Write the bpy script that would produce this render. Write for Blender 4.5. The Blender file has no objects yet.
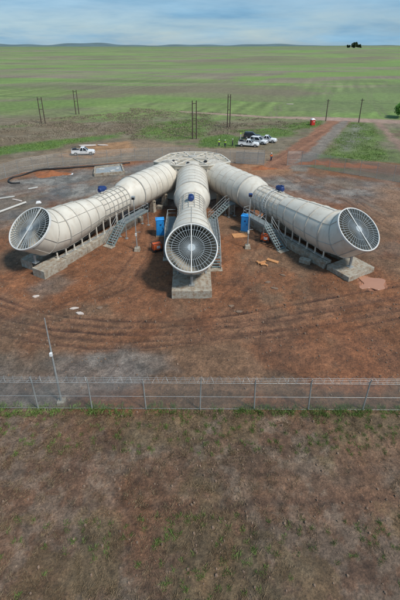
import bpy, math, random
import numpy as np
from mathutils import Vector, Matrix
random.seed(7)
PI = math.pi
R = math.radians
S = bpy.context.scene
C = S.collection

# ------------------------------------------------------------------ camera
CAM_H, FOC, CY = 23.0, 390.0, 223.0            # photo pixels (400 x 600)
TH = math.atan((CY - 46) / FOC)
cam = bpy.data.cameras.new('camera'); cam_o = bpy.data.objects.new('camera', cam); C.objects.link(cam_o)
cam_o.location = (0, 0, CAM_H)
cam_o.rotation_euler = (PI/2 - TH, 0, 0)
cam.sensor_fit = 'VERTICAL'; cam.sensor_height = 24.0
cam.lens = 24.0 * FOC / 600.0
cam.shift_y = -(300 - CY) / 600.0
cam.clip_end = 20000; cam.clip_start = 0.1
S.camera = cam_o

def at(px, py, z=0.0):
    """world point on the level z seen at photo pixel (px, py)"""
    a = (px - 200) / FOC; b = -(py - CY) / FOC
    d = Vector((a, math.cos(TH) + b*math.sin(TH), -math.sin(TH) + b*math.cos(TH)))
    t = (z - CAM_H) / d.z
    return Vector((d.x*t, d.y*t, z))

# ------------------------------------------------------------------ light
SUN_EL, SUN_AZ = 52, 128        # azimuth clockwise from +Y: the sun stands behind the camera to the right
w = bpy.data.worlds.new('World'); S.world = w; w.use_nodes = True
nt = w.node_tree; nt.nodes.clear()
def N(t, typ, **kw):
    n = t.nodes.new(typ)
    for k, v in kw.items():
        if k.startswith('i_'):
            n.inputs[int(k[2:]) if k[2:].isdigit() else k[2:]].default_value = v
        else: setattr(n, k, v)
    return n
def L(t, a, b): t.links.new(a, b)
sky = N(nt, 'ShaderNodeTexSky', sky_type='NISHITA', sun_disc=False, sun_elevation=R(SUN_EL), sun_rotation=R(SUN_AZ),
        altitude=1400, air_density=1.0, dust_density=1.6, ozone_density=1.2)
tc = N(nt, 'ShaderNodeTexCoord')
mp = N(nt, 'ShaderNodeMapping'); mp.inputs['Scale'].default_value = (1.3, 1.3, 8.5)
L(nt, tc.outputs['Generated'], mp.inputs['Vector'])
n1 = N(nt, 'ShaderNodeTexNoise', i_Scale=2.6, i_Detail=8.0, i_Roughness=.55, i_Distortion=.3)
L(nt, mp.outputs[0], n1.inputs['Vector'])
cr = N(nt, 'ShaderNodeValToRGB'); cr.color_ramp.elements[0].position = .36; cr.color_ramp.elements[1].position = .68
cr.color_ramp.elements[0].color = (.35, .35, .35, 1); cr.color_ramp.elements[1].color = (1, 1, 1, 1)
L(nt, n1.outputs['Fac'], cr.inputs['Fac'])
mp2 = N(nt, 'ShaderNodeMapping'); mp2.inputs['Scale'].default_value = (1.0, 1.0, 7.0); mp2.inputs['Location'].default_value = (3.1, 1.7, .4)
L(nt, tc.outputs['Generated'], mp2.inputs['Vector'])
n2 = N(nt, 'ShaderNodeTexNoise', i_Scale=4.0, i_Detail=6.0, i_Roughness=.6)
L(nt, mp2.outputs[0], n2.inputs['Vector'])
cr2 = N(nt, 'ShaderNodeValToRGB'); cr2.color_ramp.elements[0].position = .3; cr2.color_ramp.elements[1].position = .72
cr2.color_ramp.elements[0].color = (1.5, 3.2, 4.9, 1); cr2.color_ramp.elements[1].color = (3.0, 5.1, 6.8, 1)
L(nt, n2.outputs['Fac'], cr2.inputs['Fac'])
mx = N(nt, 'ShaderNodeMix', data_type='RGBA')
L(nt, cr.outputs[0], mx.inputs['Factor']); L(nt, sky.outputs[0], mx.inputs['A']); L(nt, cr2.outputs[0], mx.inputs['B'])
bg = N(nt, 'ShaderNodeBackground', i_Strength=.092); out = N(nt, 'ShaderNodeOutputWorld')
L(nt, mx.outputs['Result'], bg.inputs['Color']); L(nt, bg.outputs[0], out.inputs['Surface'])

sun = bpy.data.lights.new('sun', 'SUN'); sun.energy = 3.2; sun.angle = R(9); sun.color = (1, .945, .86)
sun_o = bpy.data.objects.new('sun', sun); C.objects.link(sun_o)
sd = Vector((math.sin(R(SUN_AZ))*math.cos(R(SUN_EL)), math.cos(R(SUN_AZ))*math.cos(R(SUN_EL)), math.sin(R(SUN_EL))))
sun_o.rotation_euler = sd.to_track_quat('Z', 'Y').to_euler(); sun_o.location = sd*200
S.render.engine = 'CYCLES'
S.view_settings.view_transform = 'Standard'; S.view_settings.look = 'None'
S.view_settings.exposure = 0.27; S.view_settings.gamma = 1.0; S.view_settings.use_curve_mapping = False

# ------------------------------------------------------------------ materials
def mat(name, col, rough=.7, var=.18, scale=1.5, metal=0.0, dirt=None, dirt_amt=.5, bump=0.0, bscale=20, stretch=(1, 1, 1), dlo=.52, dhi=.72):
    m = bpy.data.materials.new(name); m.use_nodes = True; t = m.node_tree
    b = t.nodes['Principled BSDF']; b.inputs['Roughness'].default_value = rough; b.inputs['Metallic'].default_value = metal
    tc = N(t, 'ShaderNodeTexCoord'); mp = N(t, 'ShaderNodeMapping'); mp.inputs['Scale'].default_value = stretch
    L(t, tc.outputs['Object'], mp.inputs['Vector'])
    n = N(t, 'ShaderNodeTexNoise', i_Scale=scale, i_Detail=6.0, i_Roughness=.6); L(t, mp.outputs[0], n.inputs['Vector'])
    mr = N(t, 'ShaderNodeMapRange'); mr.inputs['From Min'].default_value = .3; mr.inputs['From Max'].default_value = .7
    mr.inputs['To Min'].default_value = 1 - var; mr.inputs['To Max'].default_value = 1 + var
    L(t, n.outputs['Fac'], mr.inputs['Value'])
    vm = N(t, 'ShaderNodeVectorMath', operation='SCALE'); vm.inputs[0].default_value = col
    L(t, mr.outputs[0], vm.inputs['Scale'])
    last = vm.outputs[0]
    if dirt:
        n2 = N(t, 'ShaderNodeTexNoise', i_Scale=scale*2.3, i_Detail=8.0, i_Roughness=.65); L(t, mp.outputs[0], n2.inputs['Vector'])
        r2 = N(t, 'ShaderNodeMapRange'); r2.inputs['From Min'].default_value = dlo; r2.inputs['From Max'].default_value = dhi
        r2.inputs['To Max'].default_value = dirt_amt; L(t, n2.outputs['Fac'], r2.inputs['Value'])
        mx = N(t, 'ShaderNodeMix', data_type='RGBA'); L(t, r2.outputs[0], mx.inputs['Factor']); L(t, last, mx.inputs['A'])
        mx.inputs['B'].default_value = (*dirt, 1); last = mx.outputs['Result']
    L(t, last, b.inputs['Base Color'])
    if bump:
        nb = N(t, 'ShaderNodeTexNoise', i_Scale=bscale, i_Detail=5.0); L(t, tc.outputs['Object'], nb.inputs['Vector'])
        bp = N(t, 'ShaderNodeBump', i_Strength=bump, i_Distance=.05); L(t, nb.outputs['Fac'], bp.inputs['Height'])
        L(t, bp.outputs[0], b.inputs['Normal'])
    return m
M = dict(
    duct=mat('duct_paint', (.61, .57, .495), .5, .1, .45, dirt=(.36, .26, .17), dirt_amt=.55, stretch=(1.4, 1.4, .45), dlo=.5, dhi=.8),
    roofing=mat('roof_sheet', (.36, .32, .25), .7, .25, .8, dirt=(.2, .15, .1)),
    water=mat('muddy_water', (.4, .2, .125), .2, .06, .5),
    flange=mat('flange_paint', (.42, .4, .36), .6, .2, 2, dirt=(.2, .12, .07)),
    rimw=mat('white_rim', (.6, .6, .58), .45, .08, 2),
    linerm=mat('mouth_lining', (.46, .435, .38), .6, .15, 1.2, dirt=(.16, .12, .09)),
    inner=mat('inner_steel', (.26, .3, .31), .55, .2, 1.2, dirt=(.12, .1, .08)),
    vane=mat('galvanised_vane', (.36, .4, .42), .4, .12, 2, metal=.2),
    galv=mat('galvanised', (.38, .4, .4), .45, .15, 3, metal=.35, dirt=(.2, .14, .1)),
    steelb=mat('walkway_steel', (.22, .29, .30), .5, .15, 3, metal=.2, dirt=(.18, .13, .1)),
    deck=mat('grating', (.23, .28, .3), .6, .2, 4, dirt=(.2, .14, .1)),
    conc=mat('concrete', (.36, .335, .28), .9, .18, 1.2, dirt=(.2, .12, .065), dirt_amt=.85, bump=.5, bscale=9, dlo=.42, dhi=.66),
    blue=mat('blue_cabinet', (.02, .27, .68), .45, .1, 2, dirt=(.12, .14, .16), dirt_amt=.3),
    navy=mat('navy_motor', (.018, .045, .16), .4, .15, 3),
    orange=mat('orange_box', (.62, .11, .03), .5, .12, 3),
    white=mat('white_paint', (.72, .73, .74), .3, .04, 2, dirt=(.35, .27, .2), dirt_amt=.25),
    silver=mat('silver_paint', (.36, .37, .38), .3, .05, 2, metal=.4),
    darkp=mat('dark_paint', (.03, .03, .035), .3, .1, 2),
    glass=mat('dark_glass', (.015, .018, .022), .08, .05, 1),
    tyre=mat('tyre', (.02, .02, .02), .85, .15, 4),
    red=mat('red_paint', (.5, .03, .02), .5, .1, 2),
    pole=mat('treated_wood', (.075, .055, .042), .9, .25, 3, stretch=(4, 4, .4)),
    black=mat('black_rubber', (.018, .018, .02), .6, .15, 3),
    timber=mat('raw_timber', (.5, .24, .1), .8, .2, 3),
    pipew=mat('pale_pipe', (.5, .49, .46), .6, .1, 2),
    skin=mat('skin', (.16, .08, .05), .6, .05, 5),
    hiviz=mat('hiviz', (.45, .75, .06), .7, .08, 5),
    hiorange=mat('hiviz_orange', (.8, .16, .03), .7, .08, 5),
    navyc=mat('navy_cloth', (.03, .04, .08), .9, .15, 6),
    helmet=mat('helmet', (.75, .75, .72), .4, .03, 5),
    bark=mat('bark', (.08, .06, .045), .9, .2, 4),
    leafd=mat('dark_leaves', (.03, .06, .02), .7, .4, .25),
    leafg=mat('green_leaves', (.12, .28, .04), .7, .35, .5),
    stone=mat('stone', (.2, .135, .095), .9, .35, .8),
    rubble=mat('red_soil', (.26, .095, .04), .95, .25, 1.5, bump=.6, bscale=6),
    sheet=mat('pale_sheet', (.55, .47, .42), .7, .15, 1),
    hill=mat('far_hill', (.09, .14, .15), .95, .3, .002),
)

# ------------------------------------------------------------------ mesh builder
class MB:
    def __init__(s): s.v = []; s.f = []
    def add(s, vs, fs):
        o = len(s.v); s.v += [tuple(v) for v in vs]; s.f += [tuple(i+o for i in f) for f in fs]; return s
    def box(s, c, size, mt=None, taper=1.0):
        x, y, z = [q/2 for q in size]; vs = []
        for k in (-1, 1):
            q = taper if k > 0 else 1
            vs += [Vector((-x*q, -y*q, k*z)), Vector((x*q, -y*q, k*z)), Vector((x*q, y*q, k*z)), Vector((-x*q, y*q, k*z))]
        if mt is not None: vs = [mt @ v for v in vs]
        c = Vector(c); vs = [v + c for v in vs]
        return s.add(vs, [(0, 3, 2, 1), (4, 5, 6, 7), (0, 1, 5, 4), (1, 2, 6, 5), (2, 3, 7, 6), (3, 0, 4, 7)])
    def bar(s, a, b, w_, h_=None, up=(0, 0, 1)):
        """rectangular bar from a to b, w_ across, h_ along up"""
        a, b = Vector(a), Vector(b); h_ = h_ or w_; d = (b-a)
        if d.length < 1e-6: return s
        x = d.normalized(); u = Vector(up)
        if abs(x.dot(u)) > .98: u = Vector((0, 1, 0)) if abs(x.y) < .9 else Vector((1, 0, 0))
        y = u.cross(x).normalized(); z = x.cross(y)
        m = Matrix((x, y, z)).transposed()
        return s.box((a+b)/2, (d.length, w_, h_), m)
    def tube(s, pts, r, n=8, cap=True, closed=False):
        pts = [Vector(p) for p in pts]; k = len(pts); vs = []; fs = []
        rs = r if isinstance(r, (list, tuple)) else [r]*k
        ref = None
        for i, p in enumerate(pts):
            if closed: t = (pts[(i+1) % k] - pts[i-1])
            else: t = pts[min(i+1, k-1)] - pts[max(i-1, 0)]
            t.normalize()
            if ref is None: ref = Vector((0, 0, 1)) if abs(t.z) < .9 else Vector((1, 0, 0))
            x = (ref - t*ref.dot(t)).normalized(); ref = x; y = t.cross(x)
            vs += [p + (x*math.cos(2*PI*j/n) + y*math.sin(2*PI*j/n))*rs[i] for j in range(n)]
        for i in range(k if closed else k-1):
            for j in range(n):
                a = i*n+j; b = i*n+(j+1) % n; c = ((i+1) % k)*n
                fs.append((a, b, c+(j+1) % n, c+j))
        if cap and not closed: fs.append(tuple(range(n))[::-1]); fs.append(tuple((k-1)*n+j for j in range(n)))
        return s.add(vs, fs)
    def prism(s, poly, z0, z1):
        n = len(poly); vs = [(x, y, z0) for x, y in poly] + [(x, y, z1) for x, y in poly]
        return s.add(vs, [tuple(range(n))[::-1], tuple(range(n, 2*n))] + [(i, (i+1) % n, n+(i+1) % n, n+i) for i in range(n)])
    def extr_y(s, poly, y0, y1, inset=None):
        """poly in x,z extruded along y"""
        n = len(poly); vs = [(x, y0, z) for x, z in poly] + [(x, y1, z) for x, z in poly]
        return s.add(vs, [tuple(range(n)), tuple(range(n, 2*n))[::-1]] + [(i, n+i, n+(i+1) % n, (i+1) % n) for i in range(n)])
    def build(s, name, m, parent=None, smooth=False, sharp=None, bevel=0):
        me = bpy.data.meshes.new(name); me.from_pydata(s.v, [], s.f); me.validate(); me.update()
        me.materials.append(m)
        if smooth:
            me.polygons.foreach_set('use_smooth', [True]*len(me.polygons))
            if sharp: me.set_sharp_from_angle(angle=R(sharp))
        o = bpy.data.objects.new(name, me); C.objects.link(o)
        if parent is not None: o.parent = parent
        if bevel:
            b = o.modifiers.new('bevel', 'BEVEL'); b.width = bevel; b.segments = 2; b.limit_method = 'ANGLE'
        return o
def tag(o, label=None, cat=None, group=None, kind=None):
    if label: o['label'] = label
    if cat: o['category'] = cat
    if group: o['group'] = group
    if kind: o['kind'] = kind
    return o
def empty(name, loc=(0, 0, 0), rz=0.0):
    o = bpy.data.objects.new(name, None); C.objects.link(o); o.location = loc; o.rotation_euler = (0, 0, rz); o.empty_display_size = .3
    return o
def copy_tree(o, parent=None):
    c = o.copy(); C.objects.link(c); c.parent = parent
    for ch in list(o.children): copy_tree(ch, c)
    return c

# ------------------------------------------------------------------ numpy noise
def vnoise(x, y, seed=0):
    xi = np.floor(x).astype(np.int64); yi = np.floor(y).astype(np.int64); xf = x-xi; yf = y-yi
    u = xf*xf*(3-2*xf); v = yf*yf*(3-2*yf)
    def h(a, b):
        n = (a*374761393 + b*668265263 + seed*974634777) & 0xffffffff
        n = ((n ^ (n >> 13))*1274126177) & 0xffffffff
        return ((n ^ (n >> 16)) & 0xffff)/65535.0
    return (h(xi, yi)*(1-u)+h(xi+1, yi)*u)*(1-v)+(h(xi, yi+1)*(1-u)+h(xi+1, yi+1)*u)*v
def fbm(x, y, s, seed=0, o=5, g=.55):
    t = 0; a = 1; n = 0
    for i in range(o):
        t = t+a*vnoise(x/s+i*17.3, y/s+i*9.1, seed+i); n += a; a *= g; s /= 2.03
    return t/n
def sstep(a, b, x):
    t = np.clip((x-a)/(b-a), 0, 1); return t*t*(3-2*t)
def sdf(poly, X, Y):
    """signed distance, positive inside"""
    d = np.full(X.shape, 1e9); ins = np.zeros(X.shape, bool); n = len(poly)
    for i in range(n):
        x0, y0 = poly[i][0], poly[i][1]; x1, y1 = poly[(i+1) % n][0], poly[(i+1) % n][1]
        ex, ey = x1-x0, y1-y0; t = np.clip(((X-x0)*ex+(Y-y0)*ey)/(ex*ex+ey*ey+1e-9), 0, 1)
        d = np.minimum(d, np.hypot(X-x0-ex*t, Y-y0-ey*t))
        c = ((y0 > Y) != (y1 > Y)) & (X < (x1-x0)*(Y-y0)/(y1-y0+1e-12)+x0); ins ^= c
    return np.where(ins, d, -d)
def line_d(pts, X, Y):
    d = np.full(X.shape, 1e9)
    for (x0, y0), (x1, y1) in zip(pts[:-1], pts[1:]):
        ex, ey = x1-x0, y1-y0; t = np.clip(((X-x0)*ex+(Y-y0)*ey)/(ex*ex+ey*ey+1e-9), 0, 1)
        d = np.minimum(d, np.hypot(X-x0-ex*t, Y-y0-ey*t))
    return d
def P2(*pp): return [tuple(at(x, y)[:2]) for x, y in pp]

# ------------------------------------------------------------------ layout lines
HUBX, HUBY = -1.39, 68.0
FENCE_L = [(-75, 57)] + P2((-30, 188), (7, 178), (22, 173), (55, 167.5), (75, 166), (135, 161), (180, 160), (226, 163), (264, 163.5))
FENCE_R = P2((287, 165.5), (300, 165.5), (317, 168.5), (348, 174), (368, 177), (400, 182.5), (440, 189)) + [(75, 55)]
FALL = FENCE_L + FENCE_R
ROAD = P2((262, 168), (290, 147), (315, 130), (332, 118.5), (356, 118.5), (345, 126), (330, 140), (316, 155), (303, 169))
LANE = P2((290, 172), (303, 156), (325, 136), (338, 124), (346, 119), (352, 119), (338, 134), (322, 152), (306, 172))
CROSS = [tuple(at(x, y)[:2]) for x, y in ((180, 111), (270, 116.5), (330, 117), (400, 120), (520, 127), (520, 131), (400, 124), (350, 121.5), (320, 120), (270, 118.2), (180, 112))]
TRACK = P2((374, 122), (381, 122.5), (410, 150), (445, 176), (432, 178), (400, 150))

def ground_colour(X, Y):
    n1 = fbm(X, Y, 14, 1); n2 = fbm(X, Y, 5, 2); n3 = fbm(X, Y, 1.4, 3, 4, .7); n4 = fbm(X, Y, 40, 4); nf = fbm(X, Y, .5, 5, 3, .8)
    j = (n2-.5)*6 + (n3-.5)*2.2
    def mixc(c, col, w):
        return c*(1-w[:, None]) + np.array(col)[None]*w[:, None]
    inside = sdf(FALL + [(75, -60), (-75, -60)], X, Y)
    ins = sstep(-1.2, .8, inside + j*.35)
    # outside: dirt strip, scrub, fields
    c = np.zeros((len(X), 3)) + np.array((.165, .135, .085))
    c = mixc(c, (.15, .112, .068), sstep(.42, .62, n1))
    c = mixc(c, (.11, .15, .048), sstep(.5, .62, fbm(X, Y*1.8, 22, 11))*.8)
    c = mixc(c, (.2, .165, .115), sstep(.5, .66, fbm(X, Y*2.2, 11, 12))*.7)
    # fields beyond the cross road
    fy = Y + X*.10 + (fbm(X, Y, 60, 14)-.5)*16
    far = sstep(128, 150, fy + (n1-.5)*12)
    g = np.zeros_like(c) + np.array((.108, .142, .05))
    g = mixc(g, (.135, .18, .055), sstep(.45, .6, fbm(X*.5, Y*.9, 60, 21)))
    g = mixc(g, (.135, .12, .075), sstep(.5, .62, fbm(X*.5, Y, 75, 22))*.85)
    g = mixc(g, (.125, .21, .045), sstep(.56, .66, fbm(X*.3, Y, 90, 23))*.8)
    g = mixc(g, (.165, .135, .1), sstep(.56, .68, fbm(X*.25, Y*.8, 150, 25))*.8)
    # plough rows, a different direction in each field
    fld = np.floor((Y + .15*X)/95.0) + np.floor((X - .25*Y)/230.0)*3
    ang = .55
    rr = X*np.cos(ang) - Y*np.sin(ang)*.55
    rows = np.sin(rr*2*PI/6.0 + n1*2)*sstep(.45, .65, fbm(X, Y, 30, 94))*sstep(330, 230, Y)*.9 + (fbm(rr, Y*.05, 6, 95, 4, .7)-.5)*2.2*sstep(600, 300, Y)
    fade = sstep(1500, 300, Y)
    g = g*(1+(fbm(X*.5, Y, 12, 27, 4, .7)-.5)*.45)[:, None]
    g = mixc(g, (.13, .21, .05), sstep(.52, .64, fbm(X*.3+Y*.15, Y, 34, 28, 3))*.7)
    g = mixc(g, (.175, .15, .1), sstep(.56, .66, fbm(X*.25-Y*.2, Y, 40, 29, 3))*.6)
    g = g*(1 + (.13+.12*sstep(420, 200, Y))*rows*fade)[:, None]
    g = g*1.18
    tl = np.abs(np.mod((X-.32*Y+(fbm(X, Y, 90, 91)-.5)*30)/21.0, 1)-.5)*21.0
    g = mixc(g, (.17, .15, .1), np.exp(-((np.abs(tl-10.5)-1.0)/.5)**2)*.5*sstep(650, 250, Y)*sstep(.42, .55, fbm(X, Y, 45, 92)))
    bound = np.abs(np.mod((Y + .15*X)/95.0, 1)-.5)
    g = mixc(g, (.06, .105, .03), sstep(.478, .495, bound)*.7)
    jf = (fbm(X, Y, 30, 96)-.5)*2
    for pp, cc, am, wm in (
        (((236, 77), (300, 72.5), (400, 70.5), (470, 70), (470, 75), (400, 75.5), (300, 78), (245, 81)), (.14, .235, .045), 22, .8),
        (((-60, 104), (60, 99), (150, 96), (250, 97), (250, 101), (140, 104), (40, 110), (-60, 114)), (.125, .2, .045), 9, .7),
        (((150, 88), (230, 84), (300, 87), (330, 95), (270, 101), (200, 98), (140, 93)), (.16, .135, .085), 14, .6),
        (((60, 95), (150, 88), (180, 91), (120, 97), (60, 101)), (.15, .13, .075), 12, .6),
        (((180, 61), (260, 59), (330, 60), (400, 57), (400, 60), (320, 64), (240, 63.5), (180, 64)), (.155, .13, .085), 40, .6),
        (((200, 66), (300, 65), (400, 62), (470, 62), (470, 65), (390, 66.5), (300, 68), (200, 69)), (.135, .22, .05), 30, .6),
        (((300, 96), (400, 84), (470, 80), (470, 106), (400, 112), (330, 112), (290, 108)), (.135, .165, .07), 10, .55),
        (((215, 52), (330, 51), (400, 50), (400, 51.5), (330, 53), (215, 53.5)), (.17, .16, .11), 60, .5)):
        q_ = P2(*pp); g = mixc(g, cc, sstep(-am*.4, am*.4, sdf(q_, X, Y)+jf*am)*wm)
    fd = sstep(900, 3500, Y)
    g = mixc(g, (.1, .15, .06), fd*.5)
    c = c*(1-far[:, None]) + g*far[:, None]
    # green strips
    def zone(c, poly, col, soft, amp=1.0, wmax=1.0):
        d = sdf(poly, X, Y) + j*amp
        return mixc(c, col, sstep(-soft, soft, d)*wmax)
    c = zone(c, P2((-40, 166), (0, 155), (50, 149), (75, 143), (118, 138), (126, 132), (90, 137), (50, 141), (0, 147), (-40, 153)), (.085, .15, .03), 2, .6)
    c = zone(c, P2((130, 137), (150, 124), (200, 118), (215, 123), (202, 138), (170, 141)), (.11, .17, .045), 3, .9, .85)
    c = zone(c, P2((200, 148), (236, 149), (243, 137), (225, 134), (200, 139)), (.085, .15, .03), 1.5, .6)
    c = zone(c, P2((232, 131), (275, 128), (300, 133), (270, 140), (245, 134)), (.1, .175, .035), 2, .8, .8)
    c = zone(c, P2((282, 124), (322, 121), (320, 126), (290, 131)), (.1, .175, .035), 2, .6, .8)
    c = zone(c, P2((348, 122), (372, 123), (388, 160), (340, 164), (324, 156)), (.12, .18, .045), 2, 1.0, .8)
    c = zone(c, P2((352, 124), (362, 124), (362, 145), (345, 150), (338, 145)), (.2, .19, .16), 2.5, .8, .85)
    # strip just outside the fence
    c = zone(c, P2((-60, 200), (0, 183), (60, 170), (140, 163), (300, 168), (262, 147), (195, 147), (130, 139), (75, 148), (20, 157), (-60, 172)), (.215, .155, .10), 1.6, .5)
    c = zone(c, P2((95, 158), (135, 152), (130, 140), (80, 147), (60, 156)), (.33, .17, .075), 1.5, .6, .75)
    c = zone(c, P2((296, 161), (330, 158), (420, 165), (440, 175), (400, 176), (330, 167)), (.2, .095, .05), 1.0, .5, .9)
    # compound
    mud = np.zeros_like(c) + np.array((.2, .098, .052))
    mud = mixc(mud, (.25, .122, .065), sstep(.42, .66, n2))
    mud = mixc(mud, (.13, .072, .045), sstep(.5, .68, fbm(X, Y, 7, 31))*.7)
    mud = mixc(mud, (.19, .145, .105), sstep(.5, .64, fbm(X, Y, 9, 32))*.6)
    mud = mixc(mud, (.25, .11, .052), sstep(.56, .7, fbm(X, Y, 4.5, 37))*.6)
    gw = np.zeros(len(X))
    def gz(poly, soft, amp, wm):
        d = sdf(poly, X, Y)+j*amp; return sstep(-soft, soft, d)*wm
    gw = np.maximum(gw, gz(P2((-60, 245), (20, 224), (50, 205), (110, 192), (160, 180), (180, 160), (140, 164), (80, 170), (0, 184), (-60, 200)), 2, .7, .95))
    gw = np.maximum(gw, gz(P2((250, 180), (300, 173), (400, 184), (460, 205), (440, 235), (370, 215), (330, 200), (280, 190)), 2.5, .8, .85))
    gw = np.maximum(gw, gz(P2((-60, 348), (30, 352), (80, 358), (125, 346), (170, 350), (180, 372), (110, 392), (60, 410), (-60, 420)), .8, .4, .75))
    gw = np.maximum(gw, gz(P2((28, 290), (60, 272), (75, 282), (40, 300)), .8, .3, .6))
    gw = np.maximum(gw, gz(P2((140, 195), (245, 195), (250, 206), (135, 210)), 1.5, .5, .6))
    gw = gw*(.72+.28*sstep(.35, .55, n2))
    gcol = np.zeros_like(c)+np.array((.165, .163, .152))
    gcol = mixc(gcol, (.23, .22, .2), sstep(.45, .65, n3))
    gcol = mixc(gcol, (.17, .125, .085), sstep(.5, .66, n1)*.7)
    wet = fbm(X, Y, 6, 35)
    gcol = mixc(gcol, (.1, .1, .095), sstep(.52, .66, wet)*.5)
    mud = mud*np.array((1.0, .86, .74))[None]
    mud = mud*(1-gw[:, None]) + gcol*gw[:, None]
    fg = sstep(19.6, 18.6, Y+j*.12)
    fcol = mixc(np.zeros_like(c)+np.array((.15, .105, .075)), (.22, .19, .15), sstep(.45, .62, fbm(X, Y, .9, 81, 5, .7)))
    fcol = mixc(fcol, (.2, .105, .06), sstep(.48, .62, fbm(X, Y, 5, 82))*.7)
    fcol = mixc(fcol, (.15, .13, .07), sstep(.5, .62, fbm(X, Y, 2.6, 83, 5, .65) + .02*sstep(12.2, 10.2, Y) + .03*sstep(16.8, 18.2, Y) - .12*sstep(2.6, 1.2, np.abs(Y-14.2)))*.75)
    mud = mud*(1-fg[:, None]*.6)+fcol*fg[:, None]*.6
    # tyre tracks
    rut = np.zeros(len(X)); rutc = np.zeros(len(X)); ridge = np.zeros(len(X))
    wob = (fbm(X, Y, 7, 41)-.5)*2.4
    for pts, ws in RUTS:
        d = line_d(pts, X, Y)+wob*.25
        for off, wdt, am in ((1.75, .2, 1), (2.7, .1, .45)):
            dd = np.abs(np.abs(d)-off/2); rut = np.maximum(rut, np.exp(-(dd/wdt)**2)*ws*am)
            ridge = np.maximum(ridge, np.exp(-((dd-wdt*2.1)/.13)**2)*ws*am)
        rutc = np.maximum(rutc, sstep(2.2, .4, np.abs(d))*ws)
    brk = sstep(.4, .56, fbm(X, Y, 3.5, 43))
    mud = mixc(mud, (.235, .115, .06), rutc*.55*brk)
    mud = mixc(mud, (.075, .034, .022), np.clip(rut, 0, 1)*.95*(.45+.55*brk))
    mud = mixc(mud, (.3, .15, .08), np.clip(ridge, 0, 1)*.6*brk)
    rut = rut-ridge*.35
    mud = zone(mud, P2((357, 277), (366, 276), (372, 279), (384, 280), (386, 286), (376, 291), (362, 288)), (.44, .2, .12), .12, .12)
    mud = zone(mud, P2((232, 168), (262, 158), (300, 160), (300, 172), (262, 176)), (.32, .165, .085), 2, .5, .85)
    mud = zone(mud, P2((380, 186), (460, 200), (460, 260), (385, 232)), (.25, .135, .075), 2.5, .7, .8)
    c = c*(1-ins[:, None]) + mud*ins[:, None]
    # roads
    rd = sstep(-.9, .9, sdf(ROAD, X, Y)+j*.5)
    c = mixc(c, (.27, .13, .075), rd)
    strip = fbm(X*1.0 - Y*.62, Y*.05, 1.3, 51, 3)
    c = mixc(c, (.19, .088, .05), rd*sstep(.45, .62, strip)*.8)
    c = mixc(c, (.19, .172, .145), sstep(-.7, .7, sdf(LANE, X, Y)+j*.4)*.9)
    c = mixc(c, (.33, .225, .18), sstep(-1.2, 1.2, sdf(CROSS, X, Y)+j*.25)*.95)
    c = mixc(c, (.27, .175, .135), sstep(-1, 1, sdf(TRACK, X, Y)+j*.25)*.9)
    # fine breakup
    hi = sstep(400, 60, Y)
    c = c*(1+(n3-.5)*.8*hi[..., ] + (nf-.5)*.9*sstep(90, 30, Y))[:, None]
    c = c*(1+(n4-.5)*.25)[:, None]
    wetm = np.clip(ins*sstep(.52, .7, wet)*.9 + np.clip(rut, 0, 1)*.5*ins, 0, 1)
    return np.clip(c, .01, .8), wetm, rut*ins, ins

RUTS = [
    ([(-40, 13.6), (-15, 14.3), (0, 14.0), (15, 14.4), (40, 13.8)], .4),
    (P2((-20, 308), (25, 321), (70, 330), (120, 334), (200, 331), (280, 322), (420, 297)), .8),
    (P2((-20, 300), (20, 314), (60, 323), (110, 327), (170, 327), (230, 321), (300, 309), (400, 290), (450, 270)), 1.0),
    (P2((-20, 318), (40, 334), (90, 340), (150, 339), (220, 332), (300, 320), (420, 300)), .9),
    (P2((-20, 326), (10, 327), (50, 331), (100, 334), (160, 333), (260, 330), (340, 322), (450, 300)), .6),
    (P2((240, 200), (262, 215), (262, 245), (250, 275), (220, 310)), .5),
    (P2((160, 200), (148, 225), (140, 255), (120, 285), (60, 310)), .5),
    (P2((275, 168), (300, 182), (350, 200), (400, 232), (440, 262)), .6),
    (P2((275, 168), (330, 186), (385, 205), (400, 215), (430, 240)), .5),
    (P2((-40, 205), (40, 190), (100, 182), (160, 172), (220, 170), (270, 168)), .35),
]

def ground_height(X, Y, rut, ins):
    z = (fbm(X, Y, 6, 61, 4)-.5)*.24 + (fbm(X, Y, 1.1, 62, 4, .65)-.5)*.17 - rut*.14
    far = sstep(150, 400, Y)
    z = z*(1-sstep(100, 300, Y)) 
    rise = sstep(350, 2600, Y)*24*(.42+.58*sstep(-.05, .5, X/(Y+60)))
    roll = (fbm(X, Y, 420, 63, 3)-.5)*9*sstep(180, 800, Y)
    return z + rise*1.0 + roll*far

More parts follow.
